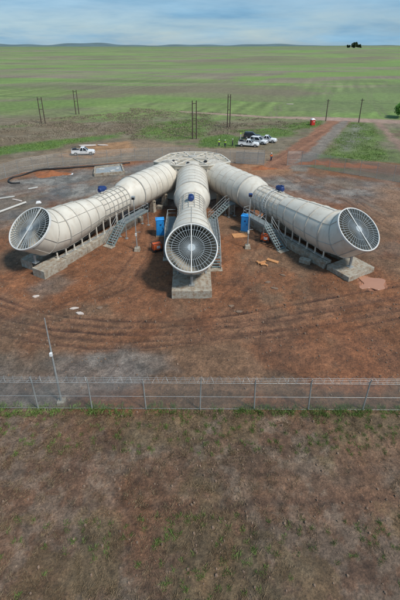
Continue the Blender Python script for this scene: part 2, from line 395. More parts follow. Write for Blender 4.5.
def make_ground():
    ys = [-14.0]
    while ys[-1] < 9000:
        y = ys[-1]; ys.append(y + (y+40)*((.002 if y < 90 else .0032) if y < 175 else .0095))
    ys = np.array(ys); us = np.linspace(-.86, .86, 900)
    YY, UU = np.meshgrid(ys, us, indexing='ij'); XX = UU*(YY+40)
    X = XX.ravel(); Y = YY.ravel()
    col, wet, rut, ins = ground_colour(X, Y)
    Z = ground_height(X, Y, rut, ins)
    ny, nx = XX.shape
    idx = np.arange(ny*nx).reshape(ny, nx)
    quads = np.stack([idx[:-1, :-1], idx[:-1, 1:], idx[1:, 1:], idx[1:, :-1]], -1).reshape(-1, 4)
    cx = X[quads].mean(1); cyy = Y[quads].mean(1)
    inside = sdf(FALL + [(75, -60), (-75, -60)], cx, cyy) > -.3
    nz = (fbm(cx, cyy, 5, 2)-.5)*6
    road = (sdf(ROAD, cx, cyy)+nz*.5 > 0) | (sdf(LANE, cx, cyy)+nz*.4 > 0)
    cross = (sdf(CROSS, cx, cyy)+nz*.25 > 0) | (sdf(TRACK, cx, cyy)+nz*.25 > 0)
    road &= ~inside; cross &= ~inside & ~road
    fyq = cyy+cx*.10+(fbm(cx, cyy, 60, 14)-.5)*16
    field = (fyq > 139) & ~road & ~cross
    m = bpy.data.materials.new('ground_earth'); m.use_nodes = True; t = m.node_tree; b = t.nodes['Principled BSDF']
    a = N(t, 'ShaderNodeAttribute', attribute_name='earth'); aw = N(t, 'ShaderNodeAttribute', attribute_name='wet')
    tcn = N(t, 'ShaderNodeTexCoord')
    na = N(t, 'ShaderNodeTexNoise', i_Scale=3.0, i_Detail=8.0, i_Roughness=.72); L(t, tcn.outputs['Object'], na.inputs['Vector'])
    nb = N(t, 'ShaderNodeTexNoise', i_Scale=.5, i_Detail=6.0, i_Roughness=.6); L(t, tcn.outputs['Object'], nb.inputs['Vector'])
    vo = N(t, 'ShaderNodeTexVoronoi', i_Scale=5.5); L(t, tcn.outputs['Object'], vo.inputs['Vector'])
    m1 = N(t, 'ShaderNodeMapRange', i_1=.3, i_2=.7, i_3=.62, i_4=1.4); L(t, na.outputs['Fac'], m1.inputs[0])
    m2 = N(t, 'ShaderNodeMapRange', i_1=.3, i_2=.7, i_3=.82, i_4=1.18); L(t, nb.outputs['Fac'], m2.inputs[0])
    # scattered small pebbles: voronoi cells, only some of them pale
    nc = N(t, 'ShaderNodeTexNoise', i_Scale=8.0, i_Detail=7.0, i_Roughness=.85); L(t, tcn.outputs['Object'], nc.inputs['Vector'])
    m1b = N(t, 'ShaderNodeMapRange', i_1=.34, i_2=.66, i_3=.45, i_4=1.65); L(t, nc.outputs['Fac'], m1b.inputs[0])
    m3 = N(t, 'ShaderNodeMapRange', i_1=.0, i_2=.22, i_3=1.0, i_4=.0); L(t, vo.outputs['Distance'], m3.inputs[0])
    sp = N(t, 'ShaderNodeSeparateColor'); L(t, vo.outputs['Color'], sp.inputs[0])
    gt = N(t, 'ShaderNodeMath', operation='GREATER_THAN', i_1=.84); L(t, sp.outputs[0], gt.inputs[0])
    mu = N(t, 'ShaderNodeMath', operation='MULTIPLY'); L(t, m3.outputs[0], mu.inputs[0]); L(t, gt.outputs[0], mu.inputs[1])
    mu2 = N(t, 'ShaderNodeMath', operation='MULTIPLY_ADD', i_1=1.3, i_2=1.0); L(t, mu.outputs[0], mu2.inputs[0])
    mm = N(t, 'ShaderNodeMath', operation='MULTIPLY'); L(t, m1.outputs[0], mm.inputs[0]); L(t, m2.outputs[0], mm.inputs[1])
    mm2 = N(t, 'ShaderNodeMath', operation='MULTIPLY'); mm3 = N(t, 'ShaderNodeMath', operation='MULTIPLY'); L(t, mm.outputs[0], mm3.inputs[0]); L(t, m1b.outputs[0], mm3.inputs[1])
    L(t, mm3.outputs[0], mm2.inputs[0]); L(t, mu2.outputs[0], mm2.inputs[1])
    sc = N(t, 'ShaderNodeVectorMath', operation='SCALE'); L(t, a.outputs['Color'], sc.inputs[0]); L(t, mm2.outputs[0], sc.inputs['Scale'])
    L(t, sc.outputs[0], b.inputs['Base Color'])
    rg = N(t, 'ShaderNodeMapRange', i_1=0, i_2=1, i_3=.95, i_4=.5); L(t, aw.outputs['Fac'], rg.inputs[0]); L(t, rg.outputs[0], b.inputs['Roughness'])
    bp = N(t, 'ShaderNodeBump', i_Strength=1.0, i_Distance=.25); ha = N(t, 'ShaderNodeMath', operation='MULTIPLY_ADD', i_1=.45); L(t, nc.outputs['Fac'], ha.inputs[0]); L(t, na.outputs['Fac'], ha.inputs[2]); L(t, ha.outputs[0], bp.inputs['Height']); L(t, bp.outputs[0], b.inputs['Normal'])
    names = [('ground', inside), ('dirt_road', road), ('crossing_road', cross), ('field', field), ('scrubland', ~inside & ~road & ~cross & ~field)]
    for name, mask in names:
        q = quads[mask]; used, inv = np.unique(q, return_inverse=True); q = inv.reshape(-1, 4)
        me = bpy.data.meshes.new(name)
        co = np.stack([X[used], Y[used], Z[used]], -1)
        me.vertices.add(len(used)); me.vertices.foreach_set('co', co.ravel())
        me.loops.add(q.size); me.loops.foreach_set('vertex_index', q.ravel().astype(np.int32))
        me.polygons.add(len(q)); me.polygons.foreach_set('loop_start', np.arange(0, q.size, 4, dtype=np.int32))
        me.polygons.foreach_set('use_smooth', np.ones(len(q), bool))
        me.update(calc_edges=True)
        ca = me.color_attributes.new('earth', 'FLOAT_COLOR', 'POINT')
        ca.data.foreach_set('color', np.concatenate([col[used], np.ones((len(used), 1))], 1).ravel().astype(np.float32))
        wa = me.attributes.new('wet', 'FLOAT', 'POINT'); wa.data.foreach_set('value', wet[used].astype(np.float32))
        me.materials.append(m)
        o = bpy.data.objects.new(name, me); C.objects.link(o); o['kind'] = 'structure'
make_ground()
def gz(x, y):
    X = np.array([x]); Y = np.array([y]); z0 = np.zeros(1); return float(ground_height(X, Y, z0, z0)[0])

# far hills on the horizon
def hills():
    vs = []; fs = []; n = 160
    for i in range(n):
        u = -.75+1.5*i/(n-1); D = 11500
        base = 20; h = 45 + 35*math.sin(i*.21)*math.sin(i*.067+1) + 10*math.sin(i*.71)
        h *= .45 + .75*max(0, .5-u)
        x = u*(D+40)
        vs += [(x, D-3000, -60), (x, D, base+max(15, h)), (x, D+3000, -60)]
    for i in range(n-1):
        for k in range(2):
            a = i*3+k; fs.append((a, a+3, a+4, a+1))
    o = MB().add(vs, fs).build('hills', M['hill'], smooth=True); o['kind'] = 'structure'
hills()

# ------------------------------------------------------------------ ventilation ducts
def ring_pts(s, z, e, r, n=72):
    return [Vector((s - math.sin(e)*math.sin(t)*r, math.cos(t)*r, z + math.cos(e)*math.sin(t)*r)) for t in (2*PI*k/n for k in range(n))]
def loft(rings, closed_end=False):
    mb = MB(); n = len(rings[0]); vs = [v for r in rings for v in r]; fs = []
    for i in range(len(rings)-1):
        for j in range(n):
            fs.append((i*n+j, i*n+(j+1) % n, (i+1)*n+(j+1) % n, (i+1)*n+j))
    if closed_end: fs.append(tuple((len(rings)-1)*n+j for j in range(n)))
    return mb.add(vs, fs)
def flange(mb, s, z, e, r, wd=.10, ht=.09):
    """ring standing proud of the shell"""
    ax = Vector((math.cos(e), 0, math.sin(e)))
    a = ring_pts(s, z, e, r-.02); b = ring_pts(s, z, e, r+ht); n = len(a)
    vs = [p-ax*wd/2 for p in a]+[p-ax*wd/2 for p in b]+[p+ax*wd/2 for p in b]+[p+ax*wd/2 for p in a]; fs = []
    for k in range(4):
        for j in range(n):
            q = ((k+1) % 4)*n
            fs.append((k*n+j, k*n+(j+1) % n, q+(j+1) % n, q+j))
    mb.add(vs, fs)

AX = 3.7
RBO = 2.47
OFF = 22.0     # the empty stands on the ground below s = 22
def make_duct(ang, slen, zm, label, cat_side, sides, plinth_fn):
    ox, oy = math.sin(ang), -math.cos(ang)
    root = empty('ventilation_duct', (HUBX+ox*OFF, HUBY+oy*OFF, 0), ang-PI/2)
    tag(root, label, 'ventilation duct', 'ventilation ducts of the fan station')
    k = lambda s: s-OFF
    ds = slen-34.4
    RB, RN, RM = 2.42, 1.74, 2.5
    # profile: s, z, elevation, radius
    body = [(6.6, AX, 0, RB), (17.2, AX, 0, RB)]
    red = [(17.2, AX, 0, RB), (18.6, AX, 0, RB-.22), (19.7, AX, 0, RN)]
    fan = [(19.7, AX, 0, RN), (24.7, AX, 0, RN)]
    cone = [(24.7, AX, 0, RN), (26.2, AX, 0, RN+.25), (27.8+ds*.4, AX, 0, RN+.48), (29.5+ds*.7, AX, 0, RN+.66), (31.2+ds, AX+.02, 0, RM-.02)]
    elbow = [(31.2+ds, AX+.02, 0, RM-.02), (32.95+ds, AX+.3, R(24), RM+.02), (34.4+ds, zm, R(50), RM)]
    def shell(name, prof, m='duct'):
        rr = [ring_pts(k(s), z, e, r) for s, z, e, r in prof]
        return loft(rr).build(name, M[m], root, smooth=True, sharp=25)
    big = shell('duct_pipe', body); shell('reducer', red); fc = shell('fan_casing', fan); cn = shell('diffuser_cone', cone); el = shell('outlet_elbow', elbow)
    # inner lining seen through the mouth
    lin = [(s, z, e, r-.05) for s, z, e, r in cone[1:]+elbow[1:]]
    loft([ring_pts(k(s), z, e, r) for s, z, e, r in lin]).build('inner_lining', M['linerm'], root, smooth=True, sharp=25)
    # stiffening rings
    mb = MB()
    s = 7.2
    while s < 17.1: flange(mb, k(s), AX, 0, RB, .05, .045); s += 1.42
    s = 7.2; q_ = 0
    while s < 16:
        for t in (R(20+60*(q_ % 2)), R(100+40*(q_ % 2)), R(160+45*(q_ % 2)), R(-25)):
            mb.bar((k(s), math.cos(t)*(RB+.004), AX+math.sin(t)*(RB+.004)), (k(s+1.42), math.cos(t)*(RB+.004), AX+math.sin(t)*(RB+.004)), .02, .02)
        s += 1.42; q_ += 1
    mb.build('ring_seams', M['flange'], big)
    mb = MB(); flange(mb, k(17.2), AX, 0, RB, .16, .12); flange(mb, k(19.7), AX, 0, RN, .14, .12); mb.build('end_flange', M['flange'], big)
    mb = MB()
    for i in range(1, 6): flange(mb, k(19.7+i*.83), AX, 0, RN, .06, .1)
    for j in range(16):
        t = 2*PI*(j+.5)/16; c_, s_ = math.cos(t)*(RN+.09), AX+math.sin(t)*(RN+.09)
        mb.bar((k(19.75), c_, s_), (k(24.65), c_, s_), .045, .045)
    mb.build('stiffener_cage', M['flange'], fc)
    mb = MB()
    for (s, z, e, r) in [cone[0]]+cone[1:-1]: flange(mb, k(s), z, e, r, .07, .07)
    flange(mb, k(cone[-1][0]), cone[-1][1], 0, cone[-1][3], .12, .12)
    for t in (R(90), R(38), R(142), R(-8), R(188), R(-48), R(228)):
        pts = []
        for (s, z, e, r) in cone: pts.append(Vector((k(s), math.cos(t)*(r+.04), z+math.sin(t)*(r+.04))))
        mb.tube(pts, .03, 6)
    mb.build('cone_ribs', M['flange'], cn)
    mb = MB(); flange(mb, k(elbow[1][0]), elbow[1][1], elbow[1][2], elbow[1][3], .07, .06)
    for t in (R(38), R(142), R(-12), R(192), R(-50), R(230), R(-90)):
        pts = []
        for (s, z, e, r) in elbow:
            r2 = r+.04; pts.append(Vector((k(s)-math.sin(e)*math.sin(t)*r2, math.cos(t)*r2, z+math.cos(e)*math.sin(t)*r2)))
        mb.tube(pts, .032, 6)
    mb.build('elbow_ribs', M['flange'], el)
    # mouth
    sm, e = k(34.4+ds), R(50); axv = Vector((math.cos(e), 0, math.sin(e))); cen = Vector((sm, 0, zm))
    vdir = Vector((-math.sin(e), 0, math.cos(e))); sdir = Vector((0, 1, 0))
    mb = MB(); flange(mb, sm, zm, e, RM, .2, .1); mb.tube([p+axv*.08 for p in ring_pts(sm, zm, e, RM+.03)], .065, 8, closed=True)
    mb.build('mouth_rim', M['rimw'], root, smooth=True, sharp=40)
    mb = MB(); NS = 44
    for i in range(NS):
        t = 2*PI*i/NS; d = sdir*math.cos(t)+vdir*math.sin(t)
        if abs(math.cos(t)) < .02: continue
        mb.bar(cen+d*.36, cen+d*2.46, .024, .12, up=axv)
    for rr_ in (1.25, 1.95): mb.tube([cen+(sdir*math.cos(2*PI*q/48)+vdir*math.sin(2*PI*q/48))*rr_ for q in range(48)], .018, 5, closed=True)
    gr = mb.build('mouth_grille', M['vane'], root)
    mb = MB(); mb.bar(cen-vdir*2.5+axv*.12, cen+vdir*2.5+axv*.12, .09, .07, up=axv); mb.build('centre_bar', M['rimw'], gr)
    mb = MB(); mb.tube([cen-axv*.2, cen+axv*.1], .38, 24)
    for i in range(8):
        d = sdir*math.cos(2*PI*i/8+.2)+vdir*math.sin(2*PI*i/8+.2); mb.tube([cen+d*.27+axv*.09, cen+d*.27+axv*.13], .04, 8)
    mb.build('centre_plate', M['vane'], gr)
    # fan behind the cone
    mb = MB(); c2 = Vector((k(25.0), 0, AX))
    mb.tube([c2+Vector((x, 0, 0)) for x in (-.6, 0, .35, .6, .72)], [.7, .7, .58, .33, .02], 24)
    for i in range(12):
        t = 2*PI*i/12; d = Vector((0, math.cos(t), math.sin(t))); q = Vector((0, -math.sin(t), math.cos(t)))
        a, b2 = c2+d*.6, c2+d*1.66
        mb.add([a-q*.2-Vector((.12, 0, 0)), a+q*.2+Vector((.12, 0, 0)), b2+q*.26+Vector((.06, 0, 0)), b2-q*.26-Vector((.06, 0, 0))], [(0, 1, 2, 3)])
    mb.add(ring_pts(k(24.3), AX, 0, RN-.02, 48), [tuple(range(48))])
    mb.build('fan_rotor', M['inner'], root, smooth=True, sharp=30)
    # motor and its gear on the neck
    side = cat_side
    mz = AX+RN*math.cos(R(15)); my = side*RN*math.sin(R(15))
    q = Matrix.Rotation(R(-15)*side, 4, 'X')
    mr_ = empty('motor', (k(22.6), my, mz)); mr_.parent = root; mr_.rotation_euler = (R(-15)*side, 0, 0); mr_.scale = (.82, .82, .82)
    mb = MB(); mb.box((0, 0, .13), (1.5, .9, .12)); mb.box((-.4, 0, .22), (.2, .7, .1)); mb.box((.4, 0, .22), (.2, .7, .1)); mb.build('motor_foot', M['flange'], mr_)
    mb = MB(); mb.tube([(-.62, 0, .56), (.45, 0, .56)], .42, 20); mb.tube([(.45, 0, .56), (.62, 0, .56)], [.42, .3], 20)
    for i in range(14):
        t = 2*PI*i/14; mb.bar((-.55, math.cos(t)*.44, .56+math.sin(t)*.44), (.4, math.cos(t)*.44, .56+math.sin(t)*.44), .05, .05)
    mb.box((-.1, .3*side, 1.0), (.45, .4, .22)); mb.build('motor_housing', M['navy'], mr_, smooth=True, sharp=30)
    mb = MB(); mb.tube([(-.62, 0, .56), (-.9, 0, .56)], [.44, .3], 20); mb.build('fan_cowl', M['navy'], mr_, smooth=True, sharp=30)
    # support frame
    plinth_z = .95
    for sy in (-1, 1):
        y = sy*1.5
        mb = MB(); mb.bar((k(19.4), y, 1.0), (k(32.6+ds), y, 1.0), .2, .1); mb.build('skid_beam', M['galv'], root)
        s = 20.0
        while s < 32.8+ds:
            # where does the shell stand above y?
            prof = fan+cone[1:]+elbow[1:2]; r = RN
            for (a, b2) in zip(prof[:-1], prof[1:]):
                if a[0] <= s <= b2[0]: r = a[3]+(b2[3]-a[3])*(s-a[0])/(b2[0]-a[0])
            top = AX-math.sqrt(max(r*r-y*y, .01))+.06
            if top > 1.3:
                m2 = MB(); m2.bar((k(s), y, plinth_z), (k(s), y, top), .13, .13); m2.box((k(s), y, plinth_z+.03), (.34, .34, .05)); m2.build('support_leg', M['duct'], root)
            s += 1.28
    for s in (8, 11.2, 14.4):
        for sy in (-1, 1):
            m2 = MB(); m2.box((k(s), sy*1.5, .95), (.7, .8, 1.9), taper=.8); m2.box((k(s), sy*1.5, 1.8), (.35, 1.0, .12)); m2.build('pipe_saddle', M['conc'], root)
    return root

ANG = {'L': -.512, 'C': .016, 'R': .537}
SLEN = {'L': 34.5, 'C': 34.3, 'R': 35.6}
make_duct(ANG['L'], 34.5, 5.15, 'cream steel duct pointing left, with its blue motor hidden low behind the neck', -1, (1,), None)
make_duct(ANG['C'], 34.3, 5.05, 'cream steel duct in the middle pointing straight at the viewer, round mouth facing front', -.15, (1, -1), None)
make_duct(ANG['R'], 35.6, 5.3, 'cream steel duct pointing right, over the wide slab next to the orange puddle', 1, (-1,), None)

def dframe(key): # matrix of a duct frame: x outward along the duct, y sideways
    a = ANG[key]; return Matrix.Translation((HUBX, HUBY, 0)) @ Matrix.Rotation(a-PI/2, 4, 'Z')
def dloc(key, s, y, z=0): return dframe(key) @ Vector((s, y, z))
def at_duct(name, key, s, y, z=0):
    return empty(name, dloc(key, s, y, z), ANG[key]-PI/2)

# ------------------------------------------------------------------ concrete under the ducts
def plinth(key, s0, s1, y, wd, hgt, label, name='concrete_plinth'):
    mb = MB(); n = max(1, round((s1-s0)/3.0)); g = .03; l = (s1-s0)/n
    for i in range(n): mb.box((i*l+l/2-(s1-s0)/2, 0, hgt/2-.1), (l-g, wd+random.uniform(-.02, .02), hgt+.2))
    o = mb.build(name, M['conc'], bevel=.03); o.location = dloc(key, (s0+s1)/2, y); o.rotation_euler.z = ANG[key]-PI/2
    return tag(o, label, 'concrete base', 'concrete bases under the ducts')
plinth('L', 19.0, 32.2, 1.55, 1.25, .92, 'long concrete strip under the stair side of the left duct')
plinth('L', 19.0, 32.0, -1.55, 1.25, .92, 'long concrete strip on the far side of the left duct')
plinth('L', 32.35, 35.6, 1.5, 1.9, 1.0, 'square concrete block under the mouth of the left duct, the nearer of two')
plinth('L', 32.15, 34.9, -1.3, 1.9, 1.0, 'square concrete block under the mouth of the left duct, the farther of two')
plinth('C', 19.0, 31.8, 1.5, 1.1, .92, 'concrete strip beneath the right side of the middle duct')
plinth('C', 19.0, 31.8, -1.5, 1.1, .92, 'concrete strip beneath the left side of the middle duct')
plinth('C', 32.0, 35.7, 0, 4.0, .95, 'broad concrete block under the mouth of the middle duct')
plinth('R', 19.0, 33.6, -1.55, 1.2, .85, 'long concrete strip under the stair side of the right duct')
plinth('R', 19.0, 33.6, 1.55, 1.2, .85, 'long concrete strip on the far side of the right duct')
plinth('R', 33.8, 36.9, .2, 4.2, .6, 'low wide muddy slab beneath the mouth of the right duct')
# support post under each mouth
for key, lab in (('L', 'steel prop under the mouth of the left duct'), ('C', 'steel prop under the mouth of the middle duct'), ('R', 'steel prop under the mouth of the right duct')):
    zb = .6 if key == 'R' else 1.0
    t = at_duct('mouth_prop', key, 34.6 if key != 'R' else 35.4, 0, zb)
    tag(t, lab, 'steel prop', 'steel props under the duct mouths')
    hh = .95 if key != 'R' else 1.5
    MB().tube([(0, 0, 0), (0, 0, hh)], .14, 12).build('post', M['galv'], t, smooth=True, sharp=40)
    MB().box((0, 0, .03), (.6, .6, .06)).build('foot_plate', M['galv'], t)
    mb = MB(); mb.bar((-.6, -.8, hh-.05), (-.6, .8, hh-.05), .14, .14); mb.bar((-.6, 0, hh-.1), (0, 0, hh-.1), .12, .12); mb.build('cross_head', M['galv'], t)

# ------------------------------------------------------------------ hub
def hub():
    t = empty('duct_junction', (-1.2, 64.0, 0)); tag(t, 'pale many-sided junction house with a ribbed roof where the three ducts meet', 'junction house')
    ox, oy = -1.2, 64.0
    poly = [(-7.5, 61.6), (-3.9, 59.4), (1.3, 59.4), (4.9, 61.6), (4.3, 64.0), (3.5, 66.3), (1.3, 68.0), (-2.8, 68.0), (-5.2, 66.8), (-6.4, 64.2)]
    loc = [(x-ox, y-oy) for x, y in poly]
    sh = [(x*.96, y*.96) for x, y in loc]
    MB().prism(sh, 0, 5.6).build('wall', M['duct'], t)
    rf = MB().prism(loc, 5.35, 5.85).build('roof', M['roofing'], t)
    mb = MB(); n = len(loc)
    for i in range(n):
        a, b = loc[i], loc[(i+1) % n]
        mb.bar((*a, 5.93), (*b, 5.93), .18, .16)
        mb.bar((0, 0, 5.93), (*a, 5.93), .16, .15); mb.bar((a[0]*.5, a[1]*.5, 5.92), (b[0]*.9, b[1]*.9, 5.92), .08, .1)
        m_ = ((a[0]+b[0])/2, (a[1]+b[1])/2); mb.bar((m_[0]*.45, m_[1]*.45, 5.93), (*m_, 5.93), .1, .12)
        for q in (.45, .74): mb.bar((a[0]*q, a[1]*q, 5.93), (b[0]*q, b[1]*q, 5.93), .1, .12)
    mb.build('roof_ribs', M['duct'], rf)
    mb = MB(); mb.tube([(0, .5, 5.85), (0, .5, 6.15)], .7, 24); mb.build('hatch', M['flange'], rf, smooth=True, sharp=30)
    for px, py in ((-3.1, -2.4), (-.7, -3.6), (2.1, -2.6)):
        mb = MB(); mb.box((px, py, 6.07), (.3, .3, .35)); mb.box((px, py+.25, 6.02), (.5, .2, .18)); mb.build('damper_gear', M['darkp'], rf)
    for i in range(n):
        a = sh[i]; MB().box((a[0], a[1], 2.7), (.28, .28, 5.4)).build('wall_column', M['duct'], t)
    # collars where the ducts leave
    for key in 'LCR':
        mb = MB()
        for s, r in (((9.0, RBO), (8.55, RBO)) if key == 'C' else ((8.3, RBO), (7.8, RBO))):
            rp = ring_pts(s, AX, 0, r); 
            mb.tube([dframe(key) @ p - Vector((ox, oy, 0)) for p in rp], .09, 6, closed=True)
        mb.build('collar', M['flange'], t, smooth=True)
hub()

# ------------------------------------------------------------------ stairs and walkways
def access_stairs(key, s_deck0, s_deck1, y, dirn, run, hgt, wd, label, turn=0.0):
    """deck beside the duct at height hgt, stairs leading down along the duct (dirn +1 = away from the hub)"""
    t = at_duct('access_stairs', key, (s_deck0+s_deck1)/2, y); t.rotation_euler.z += turn; tag(t, label, 'metal stairs', 'metal stairs beside the ducts')
    h = (s_deck1-s_deck0)/2
    mb = MB(); n = int(2*h/.12)
    for i in range(n): mb.box((-h+(i+.5)*2*h/n, 0, hgt-.02), (.05, wd-.1, .03))
    for i in range(9): mb.box((0, -wd/2+.08+i*(wd-.16)/8, hgt-.035), (2*h-.05, .02, .025))
    mb.build('deck', M['deck'], t)
    mb = MB()
    for sy in (-1, 1): mb.bar((-h, sy*wd/2, hgt-.08), (h, sy*wd/2, hgt-.08), .06, .18)
    for sx in (-1, 1): mb.bar((sx*h, -wd/2, hgt-.08), (sx*h, wd/2, hgt-.08), .06, .18)
    mb.build('deck_frame', M['steelb'], t)
    for sx in (-1, 1):
        for sy in (-1, 1):
            m2 = MB(); m2.bar((sx*(h-.1), sy*(wd/2-.05), 0), (sx*(h-.1), sy*(wd/2-.05), hgt-.16), .09, .09); m2.box((sx*(h-.1), sy*(wd/2-.05), .06), (.35, .35, .12)); m2.build('leg', M['galv'], t)
    x0 = dirn*h; x1 = dirn*(h+run)
    ns = max(4, round(hgt/.22))
    for i in range(1, ns):
        q = i/ns
        m2 = MB(); m2.box((x0+(x1-x0)*q, 0, hgt*(1-q)), (run/ns*.9, wd-.12, .05)); m2.build('tread', M['steelb'], t)
    for sy in (-1, 1):
        m2 = MB(); m2.bar((x0, sy*wd/2, hgt-.1), (x1, sy*wd/2, .02), .05, .24); m2.build('stringer', M['steelb'], t)
        m2 = MB(); r = .028
        outer = (sy > 0) == (y > 0)
        for hh in (.55, 1.05):
            pts = [(x1+dirn*.15, sy*wd/2, hh), (x0, sy*wd/2, hgt+hh)]
            if outer: pts.append((-x0, sy*wd/2, hgt+hh))
            m2.tube(pts, r, 8)
        for q in (0, .5, 1): 
            xq = x0+(x1-x0)*q; zq = hgt*(1-q); m2.tube([(xq, sy*wd/2, zq), (xq, sy*wd/2, zq+1.05)], r, 8)
        if outer:
            k_ = max(2, round(2*h/1.1))
            for i in range(1, k_+1):
                xq = x0-dirn*2*h*i/k_; m2.tube([(xq, sy*wd/2, hgt-.1), (xq, sy*wd/2, hgt+1.05)], r, 8)
            m2.bar((x0, sy*wd/2, hgt+.06), (-x0, sy*wd/2, hgt+.06), .01, .12)
            for hh in (.55, 1.05): m2.tube([(-x0, sy*wd/2, hgt+hh), (-x0, -sy*wd/2, hgt+hh)], r, 8)
        m2.build('railing', M['galv'], t)
    MB().box((x1+dirn*.1, 0, .04), (.8, wd+.3, .14)).build('landing_pad', M['conc'], t)
    return t
access_stairs('L', 18.6, 23.6, 3.25, 1, 2.6, 2.3, 1.15, 'metal walkway and stairs on the near side of the left duct')
access_stairs('C', 20.2, 27.5, 2.75, 1, 2.6, 1.9, 1.05, 'metal walkway and stairs on the right side of the middle duct')
access_stairs('C', 19.4, 25.0, -2.75, 1, 2.6, 1.9, 1.05, 'metal walkway and stairs on the left side of the middle duct')
access_stairs('R', 20.5, 24.9, -3.2, 1, 3.0, 2.3, 1.1, 'metal walkway and stairs on the near side of the right duct, behind the orange box')
access_stairs('R', 15.0, 16.2, -2.5, 1, 2.8, 2.0, 1.0, 'short metal stairs between the middle and right ducts, near the blue cabinet', turn=-PI/2)

def ladder(key, label):
    t = at_duct('crossover_ladder', key, 22.4, 0); tag(t, label, 'ladder')
    pts = []
    sy = -1
    for dx in (-.3, .3):
        m2 = MB(); arc = [(dx, sy*(1.95)*math.cos(R(a)), AX+1.95*math.sin(R(a))) for a in range(-30, 91, 10)]
        arc = [(dx, sy*2.6, 2.3)]+arc; m2.tube(arc, .04, 6); m2.build('ladder_rail', M['rimw'], t)
    for a in range(-25, 90, 9):
        m2 = MB(); m2.tube([(-.3, sy*1.95*math.cos(R(a)), AX+1.95*math.sin(R(a))), (.3, sy*1.95*math.cos(R(a)), AX+1.95*math.sin(R(a)))], .025, 6); m2.build('rung', M['rimw'], t)
ladder('R', 'pale ladder bent over the neck of the right duct towards its blue motor')

# ------------------------------------------------------------------ cabinets, boxes, lamps
def cabinet(px, py, rz, label):
    p = at(px, py); t = empty('blue_cabinet', (p.x, p.y, gz(p.x, p.y)), rz); tag(t, label, 'cabinet', 'blue cabinets')
    MB().box((0, 0, .06), (1.2, 1.1, .22)).build('base', M['conc'], t)
    MB().box((0, 0, 1.25), (1.04, .96, 2.16)).build('housing', M['blue'], t, bevel=.03)
    mb = MB(); mb.box((0, 0, 2.37), (1.14, 1.06, .07)); mb.box((0, 0, 2.45), (1.0, .9, .09), taper=.7); mb.build('roof', M['blue'], t, bevel=.015)
    d = MB().box((0, -.5, 1.22), (.86, .04, 1.95)).build('door', M['blue'], t, bevel=.01)
    MB().box((.33, -.54, 1.25), (.05, .05, .2)).build('handle', M['darkp'], d)
    MB().box((.05, -.527, 1.72), (.22, .012, .2)).build('vent_plate', M['navy'], d)
cabinet(160.5, 235.5, R(8), 'bright blue cabinet on the left of the middle duct')
cabinet(245, 231, R(-20), 'bright blue cabinet on the right of the middle duct, behind the lamp post')

def orange_box(px, py, rz, label, sc=1):
    p = at(px, py); t = empty('orange_generator', (p.x, p.y, gz(p.x, p.y)), rz); tag(t, label, 'generator', 'orange machines')
    MB().box((0, 0, .6), (1.1, .75, .8)).build('casing', M['orange'], t, bevel=.05)
    mb = MB()
    for sx in (-1, 1):
        for sy in (-1, 1): mb.tube([(sx*.58, sy*.4, .05), (sx*.58, sy*.4, 1.1)], .03, 8)
        mb.tube([(sx*.58, -.4, 1.1), (sx*.58, .4, 1.1)], .03, 8); mb.tube([(sx*.58, -.4, .12), (sx*.58, .4, .12)], .03, 8)
    for sy in (-1, 1): mb.tube([(-.58, sy*.4, 1.1), (.58, sy*.4, 1.1)], .03, 8); mb.tube([(-.58, sy*.4, .12), (.58, sy*.4, .12)], .03, 8)
    mb.build('frame', M['darkp'], t)
    MB().box((.1, -.385, .62), (.45, .03, .35)).build('panel', M['white'], t)
    for sx in (-.35, .35): MB().tube([(sx, -.42, .2), (sx, -.5, .2)], .18, 16).build('wheel', M['tyre'], t)
orange_box(265, 241.5, R(-20), 'orange machine on the mud beside the stairs of the right duct')
orange_box(157, 250, R(25), 'orange machine half hidden behind the mouth of the middle duct')

def lamp(px, py, hgt, label, head):
    p = at(px, py); t = empty('lamp_post', (p.x, p.y, 0)); tag(t, label, 'lamp post', 'lamp posts between the ducts')
    MB().box((0, 0, .15), (.75, .75, .45), taper=.8).build('base', M['conc'], t, bevel=.03)
    MB().tube([(0, 0, .3), (0, 0, hgt)], [.075, .05], 12).build('pole', M['galv'], t, smooth=True, sharp=40)
    hd = MB().box((0, -.1, hgt+.18), (.42, .34, .4)).build('lamp_head', M[head], t, bevel=.04)
    MB().box((0, -.285, hgt+.14), (.3, .03, .24)).build('lens', M['glass'], hd)
    MB().tube([(0, 0, hgt*.36), (.55, 0, hgt*.36+.05)], .03, 8).build('bracket', M['galv'], t)
    MB().box((.0, -.1, hgt*.32), (.22, .14, .34)).build('junction_box', M['rimw'], t)
lamp(137.2, 250, 6.75, 'thin grey lamp post beside the walkway of the left duct', 'galv')
lamp(247.5, 247.5, 6.85, 'thin grey lamp post with a dark blue head in front of the right duct', 'navy')

# ------------------------------------------------------------------ poles in the scrub
def hpole(p, hgt, gap, label, cross=True):
    t = empty('power_pole', (p.x, p.y, gz(p.x, p.y))); tag(t, label, 'power pole', 'power poles beyond the fence')
    xs = (0,) if gap == 0 else (-gap/2, gap/2)
    for x in xs: MB().tube([(x, 0, -.3), (x, 0, hgt)], [.17, .12], 10).build('pole', M['pole'], t, smooth=True, sharp=40)
    if gap:
        for z in (hgt*.55, hgt*.93): MB().bar((-gap/2-.1, -.16, z), (gap/2+.1, -.16, z), .12, .14).build('cross_arm', M['pole'], t)
        for z in (hgt*.75,): MB().tube([(-gap/2, 0, z-.8), (gap/2, 0, z+.8)], .04, 6).build('brace', M['galv'], t)
    else:
        ca = MB().bar((-.55, -.18, hgt-.5), (.55, -.18, hgt-.5), .1, .12).build('cross_arm', M['pole'], t)
        for x in (-.45, 0, .45): MB().tube([(x, -.18, hgt-.44), (x, -.18, hgt-.2)], [.06, .03], 8).build('insulator', M['darkp'], ca)
hpole(at(43.3, 123.5), 8.3, 1.25, 'twin wooden poles farthest left in the brown scrub')
